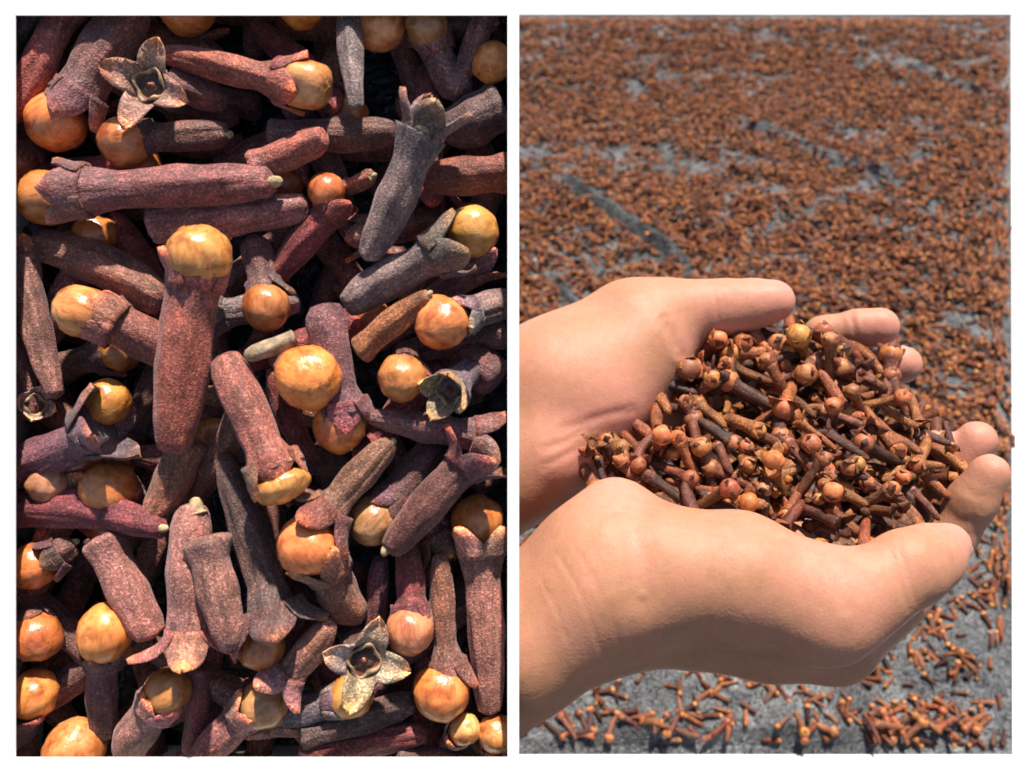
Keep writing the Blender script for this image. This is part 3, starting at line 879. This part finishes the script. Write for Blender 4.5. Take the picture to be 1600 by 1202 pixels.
def build_hand(label, groups, creases, pinks, vox=0.0017):
    """groups: lists of (joint, joint, ...) chains with their own blend; camera-side coordinates turned into world at the end"""
    pts = [j for g in groups for ch in g[0] for j in ch]
    lo = np.min([J(*j)[0] - J(*j)[1] * 1.15 for j in pts], 0) - 0.006
    hi = np.max([J(*j)[0] + J(*j)[1] * 1.15 for j in pts], 0) + 0.006
    n = np.ceil((hi - lo) / vox).astype(int) + 1
    grid = [(lo[i] + np.arange(n[i]) * vox).astype(np.float32) for i in range(3)]
    def near_box(pa, ra, pb, rb, m=0.03):
        a = np.minimum(pa - ra, pb - rb) - m; c = np.maximum(pa + ra, pb + rb) + m
        k0 = np.clip(np.floor((a - lo) / vox).astype(int), 0, n); k1 = np.clip(np.ceil((c - lo) / vox).astype(int) + 1, 0, n)
        return tuple(slice(p, q) for p, q in zip(k0, k1))
    D = np.full(n, 1.0, np.float32)
    for chains, kin, kout in groups:
        d = np.full(n, 1.0, np.float32)
        for ch in chains:
            e = np.full(n, 1.0, np.float32)
            for a, b in zip(ch[:-1], ch[1:]):
                (pa, ra), (pb, rb) = J(*a), J(*b)
                s = near_box(pa, ra, pb, rb)
                G = np.stack(np.meshgrid(*[grid[q][s[q]] for q in range(3)], indexing='ij'), -1)
                q = round_cone(G.reshape(-1, 3), pa, pb, ra, rb).reshape(G.shape[:3])
                e[s] = smin(e[s], q, 0.0035)
            d = smin(d, e, kin)
        D = smin(D, d, kout)
    V, Q = surface_nets(D, lo, vox)
    # relax the voxel steps a little
    E = np.concatenate([Q[:, [0, 1]], Q[:, [1, 2]], Q[:, [2, 3]], Q[:, [3, 0]]])
    for _ in range(3):
        ct = np.bincount(E[:, 0], minlength=len(V))
        nb = np.stack([np.bincount(E[:, 0], weights=V[E[:, 1], q], minlength=len(V)) for q in range(3)], 1)
        V = V * 0.45 + 0.55 * nb / np.maximum(ct, 1)[:, None]
    pk = np.zeros(len(V))
    for px, py, d, r, s in pinks:
        p, rr = J(px, py, d, r)
        pk = np.maximum(pk, s * np.exp(-(np.linalg.norm(V - p, axis=1) / rr) ** 2))
    R = np.array(CAMROT)
    W = V @ R.T + np.array(CAMPOS)
    org = W.mean(0)
    me = mesh('cupped_hand', W - org, Q, attr=pk)
    o = link('cupped_hand', me, M_SKIN)
    sub = o.modifiers.new('subdivide', 'SUBSURF'); sub.levels = 1; sub.render_levels = 1
    bpy.context.view_layer.update()
    fine = bpy.data.meshes.new_from_object(o.evaluated_get(bpy.context.evaluated_depsgraph_get()))
    o.modifiers.clear(); o.data = fine; fine.name = 'cupped_hand'
    # skin folds pressed into the surface along the creases of wrist, palm and joints
    co = np.empty(len(fine.vertices) * 3, np.float32); fine.vertices.foreach_get('co', co); co = co.reshape(-1, 3).astype(float)
    no = np.empty(len(fine.vertices) * 3, np.float32); fine.vertices.foreach_get('normal', no); no = no.reshape(-1, 3).astype(float)
    cx, cy = to_px(co + org)
    front = np.clip((np.array(CAMPOS) - co - org) @ np.zeros(3) + np.einsum('ij,ij->i', no, (np.array(CAMPOS) - co - org) / np.linalg.norm(np.array(CAMPOS) - co - org, axis=1)[:, None]) * 3, 0, 1)
    dep = np.zeros(len(co))
    for q in range(10):
        g = np.random.default_rng(40 + q)
        dep = dep + (0.00035 if q < 5 else 0.00013) * np.sin(co @ (g.normal(0, 1, 3) * (55 if q < 5 else 130)) + g.uniform(0, 6.28))
    for pl, wd, amp in creases:
        dm = np.full(len(co), 1e9)
        for a, b in zip(pl[:-1], pl[1:]):
            dm = np.minimum(dm, seg_dist(cx, cy, np.array(a, float), np.array(b, float)))
        ends = np.minimum(np.hypot(cx - pl[0][0], cy - pl[0][1]), np.hypot(cx - pl[-1][0], cy - pl[-1][1]))
        dep = dep + amp * (np.exp(-(dm / wd) ** 2) - 0.35 * np.exp(-((dm - 2 * wd) / (wd * 1.2)) ** 2)) * np.clip(ends / 14 + 0.2, 0, 1)
    co = co - no * (dep * front)[:, None]
    fine.vertices.foreach_set('co', co.astype(np.float32).ravel()); fine.update()
    fine.polygons.foreach_set('use_smooth', [True] * len(fine.polygons))
    o.location = org
    tag(o, label, 'hand', 'the two cupped hands')
    return o

near = build_hand(
    'near bare hand with its thumb along the front of the clove heap',
    [([[(60, 1500, .45, 150), (520, 1200, .385, 128), (811, 998, .345, 120), (935, 922, .340, 112)],
       [(935, 915, .340, 108), (1050, 895, .333, 100), (1150, 902, .328, 102), (1285, 945, .323, 84)],
       [(940, 940, .350, 98), (1080, 962, .352, 80), (1200, 980, .350, 82), (1300, 996, .349, 70), (1400, 925, .366, 54)],
       [(935, 860, .343, 78), (962, 808, .346, 62)],
       [(980, 900, .352, 90), (1150, 890, .356, 80), (1400, 868, .378, 52)]], 0.014, 0.01),
     ([[(1285, 948, .322, 86), (1355, 926, .320, 64), (1422, 888, .321, 58), (1450, 872, .325, 51), (1480, 852, .331, 36)]], 0.006, 0.008),
     ([[(1405, 880, .378, 48), (1486, 836, .370, 37), (1517, 785, .364, 36), (1546, 739, .360, 30)]], 0.003, 0.004),
     ([[(1420, 850, .392, 44), (1490, 745, .388, 32), (1526, 688, .382, 31)]], 0.002, 0.003),
     ([[(1400, 850, .400, 40), (1475, 770, .395, 30), (1463, 690, .388, 24)]], 0.003, 0.004)],
    [([(872, 868), (905, 920), (928, 985), (940, 1020)], 4, .00016), ([(896, 850), (925, 900), (955, 960), (968, 1010)], 5, .0001), ([(842, 900), (868, 950), (890, 1010)], 4, .00014),
     ([(985, 820), (1000, 870), (1004, 930)], 20, .0007), ([(925, 815), (975, 800), (1030, 806)], 8, .0002),
     ([(1392, 862), (1404, 905), (1418, 950)], 5, .0002), ([(1404, 858), (1417, 900), (1430, 940)], 4, .0002), ([(1290, 880), (1310, 905), (1318, 950)], 8, .0003),
     ([(1478, 800), (1498, 815), (1520, 815)], 6, .0002), ([(1505, 762), (1525, 775), (1545, 778)], 6, .00022)],
    [(1490, 850, .33, 70, .7), (1528, 680, .366, 60, .8), (1560, 735, .368, 50, .6), (960, 770, .34, 70, .55), (1300, 890, .31, 90, .35), (1460, 690, .388, 40, .7)])
far = build_hand(
    'far bare hand with its thumb and fingertips curled round the back of the clove heap',
    [([[(80, 1060, .535, 140), (520, 830, .46, 120), (811, 678, .412, 122), (880, 630, .408, 128)],
       [(880, 630, .408, 128), (985, 538, .410, 97)],
       [(940, 600, .395, 80), (1008, 556, .392, 56)],
       [(860, 700, .405, 96), (905, 706, .402, 62)],
       [(660, 850, .41, 90), (811, 738, .386, 72), (852, 716, .38, 60)],
       [(900, 650, .42, 90), (1100, 650, .428, 66), (1280, 610, .428, 44)]], 0.014, 0.01),
     ([[(1000, 520, .408, 78), (1045, 495, .405, 55), (1135, 479, .400, 41), (1175, 475, .398, 38), (1208, 471, .395, 34)]], 0.005, 0.010),
     ([[(1230, 590, .43, 36), (1285, 522, .418, 27), (1340, 512, .412, 27), (1373, 512, .410, 31)]], 0.003, 0.004),
     ([[(1280, 630, .43, 36), (1350, 578, .422, 28), (1410, 570, .414, 30)]], 0.003, 0.004)],
    [([(1038, 500), (1050, 525), (1060, 552)], 6, .0008),
     ([(880, 672), (915, 660), (950, 648), (985, 640)], 7, .0004), ([(850, 700), (885, 690), (915, 672)], 6, .0003), ([(850, 730), (880, 715), (905, 700)], 6, .0003),
     ([(1112, 448), (1120, 475), (1122, 505)], 5, .0003), ([(1124, 448), (1131, 475), (1132, 500)], 4, .0002), ([(1330, 492), (1334, 510), (1334, 530)], 4, .0004)],
    [(1225, 465, .395, 70, .6), (1395, 512, .415, 60, .8), (1425, 565, .42, 50, .85), (1130, 500, .4, 60, .5), (930, 660, .38, 90, .7), (890, 720, .37, 60, .6), (1050, 540, .39, 40, .6)])

def thumb_nail(parent, c, tip, out, w, l, lift):
    """curved plate lying on the thumb; c centre, tip and out as picture-space directions"""
    n, m = 7, 7
    e1 = tip.normalized()
    e3 = (out - e1 * out.dot(e1)).normalized()
    cp = c + e3 * lift
    e2 = e3.cross(e1)
    v, f = [], []
    for s in (0, 1):
        for i in range(n):
            for j in range(m):
                a = i / (n - 1) * 2 - 1; b = j / (m - 1) * 2 - 1
                ww = w * (1 - 0.25 * a * a if a > 0 else 1 - 0.35 * a * a)
                v.append(e1 * (a * l) + e2 * (b * ww) + e3 * (-0.45 * w * b * b - 0.1 * l * a * a - s * 0.0008))
    K = n * m
    for i in range(n - 1):
        for j in range(m - 1):
            a = i * m + j
            f.append((a, a + 1, a + m + 1, a + m)); f.append((K + a, K + a + m, K + a + m + 1, K + a + 1))
    ring = [j for j in range(m)] + [i * m + m - 1 for i in range(1, n)] + [(n - 1) * m + j for j in range(m - 2, -1, -1)] + [i * m for i in range(n - 2, 0, -1)]
    for a, b in zip(ring, ring[1:] + ring[:1]):
        f.append((a, K + a, K + b, b))
    o = link('thumb_nail', mesh('thumb_nail', v, f), M_NAIL, parent)
    o.location = cp - parent.location
thumb_nail(near, P(1478, 854, .331), RIGHT * 0.8 + UP * 0.5 - BACK * 0.2, RIGHT * 0.62 - UP * 0.62 + BACK * 0.3, 0.0054, 0.0062, 0.0085)

# ------------------------------------------------------------------ small cloves
SV = []
for i in range(9):
    g = np.random.default_rng(900 + i)
    L = 0.0195 * g.uniform(0.85, 1.15); wd = 0.006 * g.uniform(0.88, 1.15)
    st = stem_mesh(L, wd * 0.6, wd * 0.92, wd * 1.15, bow=wd * g.uniform(-0.35, 0.35), bowdir=1.0, seed=900 + i, nr=10, ns=10)
    cv, cf = [], []
    opened = i in (3, 7)
    for q in range(4):
        v, f = sepal_points(az=q * math.pi / 2 + 0.4, R=wd * 0.44, length=wd * (0.85 if not opened else 1.05), width=wd * 0.72,
                            a0=0.65 if not opened else 0.95, curl=-0.4 if not opened else 0.2, thick=wd * 0.12, z0=L - wd * 0.1, seed=q + i, n=4, m=3)
        f = [tuple(k + len(cv) for k in t) for t in f]
        cv += v; cf += f
    cal = mesh('calyx', cv, cf, attr=[0.2] * len(cv))
    bud = bud_mesh(wd * g.uniform(0.54, 0.65), (1, 1, 0.95), 900 + i, 14, 10)
    SV.append((st, cal, bud, L, wd, i == 7))

S_STEM = [(0.2, 0.06, 0.021), (0.13, 0.041, 0.019), (0.26, 0.09, 0.032), (0.065, 0.025, 0.017), (0.15, 0.056, 0.032)]
S_NAME = ['rusty', 'brown', 'tan', 'dark', 'dull']
S_BUD = [(0.42, 0.14, 0.04), (0.5, 0.18, 0.048), (0.29, 0.092, 0.033), (0.38, 0.14, 0.046)]

def small_clove(pos, axis, vi, ci, label, group, scale=1.0):
    if len(label.replace('-', ' ').split()) > 16: label = label.replace(' in the heap,', '').replace(' pointing', '')
    st, cal, bud, L, wd, nobud = SV[vi]
    root = link('clove', None)
    axis = axis.normalized()
    q = axis.to_track_quat('Z', 'Y').to_matrix().to_4x4()
    root.matrix_world = Matrix.Translation(pos - axis * (L * 0.55 * scale)) @ q @ Matrix.Rotation(random.uniform(0, 6.28), 4, 'Z') @ Matrix.Scale(scale, 4)
    c = [a * random.uniform(0.85, 1.15) for a in S_STEM[ci]]
    o = link('stem', st, M_SSTEM, root); o.color = (*c, 0.5)
    o = link('calyx', cal, M_SSEPAL, root); o.color = (*[a * 1.15 for a in c], 0)
    if not nobud:
        o = link('bud', bud, M_SBUD, root); o.location = (0, 0, L + wd * 0.22)
        b = random.choice(S_BUD); o.color = (*[a * random.uniform(0.85, 1.15) for a in b], 1)
    tag(root, label, 'clove', group)
    return root

HEAP = [(1035, 600), (1075, 548), (1130, 520), (1250, 505), (1310, 525), (1395, 585), (1425, 630), (1500, 672), (1508, 720), (1462, 800),
        (1365, 858), (1292, 866), (1200, 820), (1110, 795), (1035, 778), (980, 745), (900, 742), (905, 700), (945, 655), (985, 640)]
def inside(x, y, poly):
    c = False
    for (x1, y1), (x2, y2) in zip(poly, poly[1:] + poly[:1]):
        if (y1 > y) != (y2 > y) and x < (x2 - x1) * (y - y1) / (y2 - y1) + x1:
            c = not c
    return c
def heap_depth(x, y):
    cx, cy = 1220, 690
    rho = min(1.0, ((x - cx) / 310) ** 2 + ((y - cy) / 190) ** 2)
    return 0.352 + (820 - y) / 300 * 0.055 - 0.013 * (1 - rho) + 0.004 * max(0, (x - 1350) / 150)

ZONES = [((1060, 560), 'against the far thumb base'), ((1170, 545), 'under the far thumb tip'), ((1290, 545), 'before the far index fingertip'),
         ((1390, 620), 'beside the far middle fingertip'), ((960, 690), 'in the crook of the far palm'), ((1060, 690), 'on the palm side'),
         ((1180, 650), 'above the heap middle'), ((1290, 650), 'on the far slope'), ((1240, 740), 'at the heap middle'),
         ((1120, 760), 'above the near thumb base'), ((1400, 710), 'on the fingertip side'), ((1480, 700), 'against the near curled fingers'),
         ((1340, 800), 'above the near thumb'), ((1230, 820), 'at the near palm edge'), ((1430, 780), 'between near thumb and fingers')]
def picture_dir(axis):
    a = math.degrees(math.atan2(axis.dot(UP), axis.dot(RIGHT))) % 360
    return ['pointing right', 'pointing up-right', 'pointing straight up', 'pointing up-left', 'pointing left', 'pointing down-left', 'pointing straight down', 'pointing down-right'][int((a + 22.5) // 45) % 8]

placed = []
def heap_points(n, mind, grow):
    out = []
    tries = 0
    while len(out) < n and tries < 20000:
        tries += 1
        x, y = random.uniform(890, 1515), random.uniform(500, 870)
        if not inside(x, y, HEAP):
            continue
        if all((x - a) ** 2 + (y - b) ** 2 > mind * mind for a, b in out):
            out.append((x, y))
    return out
CROWD = 0
top = heap_points(138, 24, 0)
for x, y in top:
    d = heap_depth(x, y) + random.uniform(-0.0035, 0.004)
    up = random.random()
    an = random.uniform(0, 6.28)
    if random.random() < 0.4:
        an = random.choice([2.3, 5.4, 2.0, 5.1]) + random.gauss(0, 0.3)
    tilt = random.gauss(0.05, 0.3) if up < 0.83 else random.uniform(0.7, 1.3)
    if y > 800 or x > 1440 or y < 545: tilt = random.gauss(0.1, 0.2)
    ax = Vector((math.cos(an) * math.cos(tilt), math.sin(an) * math.cos(tilt), math.sin(tilt)))
    vi = random.randrange(9); ci = random.choices(range(5), (3, 3, 3, 2, 2))[0]
    zn = min(ZONES, key=lambda z: (z[0][0] - x) ** 2 + (z[0][1] - y) ** 2)[1]
    way = 'standing bud up' if tilt > 0.7 else 'bud ' + picture_dir(ax)
    if x > 1430 and ax.x > 0: ax = -ax
    small_clove(P(x - (18 if x > 1450 else 0), y, d), ax, vi, ci, f'small {S_NAME[ci]} clove in the heap, {zn}, {way}', 'cloves heaped in the cupped hands', random.uniform(0.85, 1.12) * (1.2 if y < 620 else 1.0))

def low_clove(seed):
    g = np.random.default_rng(seed)
    L, w = 0.0172 * g.uniform(0.8, 1.1), 0.0050 * g.uniform(0.85, 1.2)
    v, f, part = [], [], []
    ns = 5
    rings = [(0, 0.3), (0.5, 0.46), (0.9, 0.54), (1.06, 0.64)]
    bow = g.uniform(-0.3, 0.3) * w
    for t, r in rings:
        for j in range(ns):
            th = 2 * math.pi * j / ns
            rr = r * w * g.uniform(0.88, 1.12)
            if t > 1 and j % 3 == 0: rr *= 1.35
            v.append((rr * math.cos(th) + bow * 4 * t * (1 - t), rr * math.sin(th), t * L)); part.append(0)
    for i in range(len(rings) - 1):
        for j in range(ns):
            k = (j + 1) % ns
            f.append((i * ns + j, i * ns + k, (i + 1) * ns + k, (i + 1) * ns + j))
    f.append((4, 3, 2, 1)); f.append((4, 1, 0, 0))
    if seed % 4 != 3:
        b = len(v); R = w * 0.62
        for lat in (-0.35, 0.65):
            for j in range(ns):
                th = 2 * math.pi * (j + 0.5) / ns
                v.append((R * math.cos(lat) * math.cos(th), R * math.cos(lat) * math.sin(th), L * 1.06 + R * (0.45 + math.sin(lat)))); part.append(1)
        v.append((0, 0, L * 1.06 + R * 1.45)); part.append(1)
        for i in range(1):
            for j in range(ns):
                k = (j + 1) % ns
                f.append((b + i * ns + j, b + i * ns + k, b + (i + 1) * ns + k, b + (i + 1) * ns + j))
        for j in range(ns):
            f.append((b + ns + j, b + ns + (j + 1) % ns, b + 2 * ns, b + 2 * ns))
    else:
        e = len(rings) - 1
        for j in range(1, ns - 1, 1):
            f.append((e * ns, e * ns + j, e * ns + j + 1, e * ns + j + 1))
    F = np.array([(q + (q[-1],))[:4] if len(q) == 3 else q for q in f])
    return np.array(v) - np.array([0, 0, L * 0.55]), F, np.array(part)
LOW = [low_clove(k) for k in range(12)]

def scatter(name, mats, pos, scl, cs, cb, label, cat):
    """one mesh of many low cloves; mats (n,3,3), pos (n,3)"""
    n = len(pos)
    var = rng.integers(0, 12, n)
    Vs, Ls, Cs, Ns = [], [], [], []
    off = 0
    for k in range(12):
        ids = np.nonzero(var == k)[0]
        if not len(ids): continue
        v, f, p = LOW[k]
        W = np.einsum('nij,vj->nvi', mats[ids], v) * scl[ids][:, None, None] + pos[ids][:, None, :]
        c = np.where(p[None, :, None] == 1, cb[ids][:, None, :], cs[ids][:, None, :])
        Vs.append(W.reshape(-1, 3)); Cs.append(c.reshape(-1, 3))
        tri = f[:, 2] == f[:, 3]
        for m, cnt in ((tri, 3), (~tri, 4)):
            if not m.any(): continue
            ff = f[m][:, :cnt]
            ff = (ff[None] + (np.arange(len(ids)) * len(v))[:, None, None] + off).reshape(-1)
            Ls.append(ff); Ns.append(np.full(len(ff) // cnt, cnt))
        off += W.shape[0] * W.shape[1]
    V = np.concatenate(Vs); Lp = np.concatenate(Ls); N = np.concatenate(Ns); Cc = np.concatenate(Cs)
    me = bpy.data.meshes.new(name)
    me.vertices.add(len(V)); me.vertices.foreach_set('co', V.astype(np.float32).ravel())
    me.loops.add(len(Lp)); me.loops.foreach_set('vertex_index', Lp.astype(np.int32))
    me.polygons.add(len(N))
    me.polygons.foreach_set('loop_start', np.concatenate([[0], np.cumsum(N)[:-1]]).astype(np.int32))
    me.polygons.foreach_set('use_smooth', np.ones(len(N), bool))
    me.update(calc_edges=True); me.validate()
    a = me.attributes.new('tint', 'FLOAT_COLOR', 'POINT')
    a.data.foreach_set('color', np.concatenate([Cc, np.ones((len(Cc), 1))], 1).astype(np.float32).ravel())
    o = link(name, me, M_GC)
    tag(o, label, cat, kind='stuff')
    return o

def rot_from_axis(ax, spin):
    z = ax / np.linalg.norm(ax, axis=1)[:, None]
    t = np.where(np.abs(z[:, 2:3]) < 0.9, np.array([[0, 0, 1.0]]), np.array([[1.0, 0, 0]]))
    x = np.cross(t, z); x /= np.linalg.norm(x, axis=1)[:, None]
    y = np.cross(z, x)
    c, s = np.cos(spin)[:, None], np.sin(spin)[:, None]
    return np.stack([x * c + y * s, -x * s + y * c, z], -1)

# deeper cloves of the heap
pts = [(x, y) for x, y in [(random.uniform(895, 1510), random.uniform(505, 865)) for _ in range(900)] if inside(x, y, HEAP)][:170]
pp = np.array([P(x, y, heap_depth(x, y) + 0.009 + random.uniform(0, 0.012)) for x, y in pts])
n = len(pp)
an = rng.uniform(0, 6.28, n); ti = rng.normal(0, 0.35, n)
mats = rot_from_axis(np.stack([np.cos(an) * np.cos(ti), np.sin(an) * np.cos(ti), np.sin(ti)], 1), rng.uniform(0, 6.28, n))
pal = np.array(S_STEM)[rng.integers(0, 5, n)] * rng.uniform(0.7, 1.0, (n, 1))
bl = np.array(S_BUD)[rng.integers(0, 4, n)] * rng.uniform(0.8, 1.1, (n, 1))
scatter('clove_heap', mats, pp, np.full(n, 1.0), pal, bl, 'deeper cloves filling the bottom of the cupped hands', 'cloves')

# ------------------------------------------------------------------ cloves drying on the ground sheet
_q = rng.uniform(0, 6.28, 30); _ax = rng.normal(0, 1, 30); _ay = rng.normal(0, 1, 30)
def patch_noise(x, y):
    s = np.zeros_like(x)
    for i in range(30):
        f = (16, 36, 70)[i % 3]; a = (0.8, 0.85, 0.75)[i % 3]
        s = s + a * np.sin(f * (_ax[i] * x + 1.6 * _ay[i] * y) + _q[i])
    return s / 3.2
def density(w):
    px, py = to_px(w)
    x, y = w[:, 0], w[:, 1]
    pn = patch_noise(x, y)
    far = 0.1 + 0.9 / (1 + np.exp(-(0.85 - pn) * 3.2))
    far = np.where((px > 1430) & (py > 560), far * 0.85, far)
    sparse = 0.15 + 0.09 * (pn > 0.2)
    for cx, cy, rx, ry, a in ((1570, 905, 55, 75, 0.75), (1470, 1060, 55, 85, 0.34), (1410, 1150, 175, 42, 0.62), (1260, 1165, 90, 30, 0.3), (900, 1085, 45, 30, 0.35), (1110, 1080, 45, 35, 0.3), (1500, 850, 90, 40, 0.5), (950, 1175, 120, 25, 0.2)):
        sparse = np.maximum(sparse, a * np.exp(-(((px - cx) / rx) ** 2 + ((py - cy) / ry) ** 2) ** 1.5))
    edge = 1 / (1 + np.exp((py - (835 + 0.15 * (px - 1500))) / 14))
    rho = far * edge + sparse * (1 - edge)
    for i, (a, b, wd, h) in enumerate(FOLDW[:5]):
        dd = seg_dist(x, y, a, b)
        rho = rho * np.clip((dd - wd * 0.45) / (wd * 0.8), 0.03 if i < 2 else 0.4, 1)
    return rho

N0 = 54000
gx = rng.uniform(-0.35, 1.0, N0 * 2) * GK; gy = rng.uniform(0.2, 1.62, N0 * 2) * GK
w3 = np.stack([gx, gy, np.zeros_like(gx)], 1)
px, py = to_px(w3)
ok = (px < 1573) & (py < 1164) & (py > 30)
w3 = w3[ok]
keep = rng.random(len(w3)) < density(w3) * 0.78
w3 = w3[keep]
px, py = to_px(w3)
hid = px < 770
w3 = w3[~(hid & (rng.random(len(w3)) < 0.45))]
n = len(w3)
cnt = n
an = rng.uniform(0, 6.28, n); ti = rng.normal(0.0, 0.2, n)
px, py = to_px(w3)
side = px > 1540; ends = (py < 42) | (py > 1162)      # those along the boards lie parallel to them
an[side] = 1.18 + np.pi * rng.integers(0, 2, side.sum()) + rng.normal(0, 0.12, side.sum())
an[ends] = np.pi * rng.integers(0, 2, ends.sum()) + rng.normal(0, 0.35, ends.sum())
ti[side | ends] *= 0.3
axes = np.stack([np.cos(an) * np.cos(ti), np.sin(an) * np.cos(ti), np.sin(ti)], 1)
w3[:, 2] = sheet_z(w3[:, 0], w3[:, 1]) + 0.0022 + rng.exponential(0.0032, n) * (density(w3) > 0.5) * (to_px(w3)[1] > 45)
scl = GK * rng.uniform(0.5, 0.8, n) * np.clip(1.02 - 0.2 * (w3[:, 1] - 0.4), 0.72, 1)
GS = np.array([(0.18, 0.052, 0.021), (0.12, 0.04, 0.022), (0.21, 0.072, 0.03), (0.05, 0.022, 0.018), (0.16, 0.075, 0.052)])
cs = GS[rng.integers(0, 5, n)] * rng.uniform(0.6, 1.35, (n, 1))
cb = np.array([(0.42, 0.16, 0.05), (0.38, 0.14, 0.045), (0.5, 0.22, 0.08)])[rng.integers(0, 3, n)] * rng.uniform(0.75, 1.2, (n, 1))
# the nearest ones on the bare sheet are single objects
px, py = to_px(w3)
single = (py > 905) & (py < 1148) & (px > 812) & (px < 1545)
# leave out those that the near hand hides
NEARHAND = [(811, 845), (900, 765), (1300, 860), (1500, 830), (1455, 934), (1390, 992), (1310, 1060), (1180, 1062), (1000, 1042), (905, 1081), (811, 1147)]
vis = np.array([not inside(a, b, NEARHAND) for a, b in zip(px, py)])
cand = np.nonzero(single & vis)[0]
cand = cand[np.argsort(-py[cand])][:42]
GZ = [((900, 1090), 'below the near wrist'), ((950, 1165), 'by the board below the wrist'), ((1110, 1080), 'just below the near palm'), ((1150, 1160), 'by the board below the palm'),
      ((1280, 1100), 'below the near thumb base'), ((1290, 1165), 'by the board below the thumb'), ((1420, 1120), 'in the cluster below the thumb'), ((1420, 1170), 'in the cluster by the board'),
      ((1400, 1040), 'beside the underside of the thumb'), ((1490, 1040), 'in the loose patch past the thumb'), ((1560, 930), 'in the clump at the side board'), ((1550, 1030), 'by the side board'),
      ((1550, 1140), 'in the corner of the boards'), ((1490, 940), 'just past the thumb tip')]
for i in cand:
    x, y = px[i], py[i]
    zn = min(GZ, key=lambda z: (z[0][0] - x) ** 2 + (z[0][1] - y) ** 2)[1]
    ax = Vector(axes[i])
    ci = int(rng.integers(0, 5))
    small_clove(Vector(w3[i]), ax, int(rng.integers(0, 9)), ci, f'{S_NAME[ci]} clove on the sheet {zn}, bud {picture_dir(ax)}',
                'cloves lying on the near part of the grey sheet', 0.84 * GK)
m = np.ones(n, bool); m[cand] = False
scatter('drying_cloves', rot_from_axis(axes[m], rng.uniform(0, 6.28, m.sum())), w3[m], scl[m], cs[m], cb[m], 'reddish brown carpet of cloves drying on the grey sheet', 'cloves')
print('ground cloves', n, 'single', len(cand), 'heap', len(top), 'tray', _seed[0] - 100)
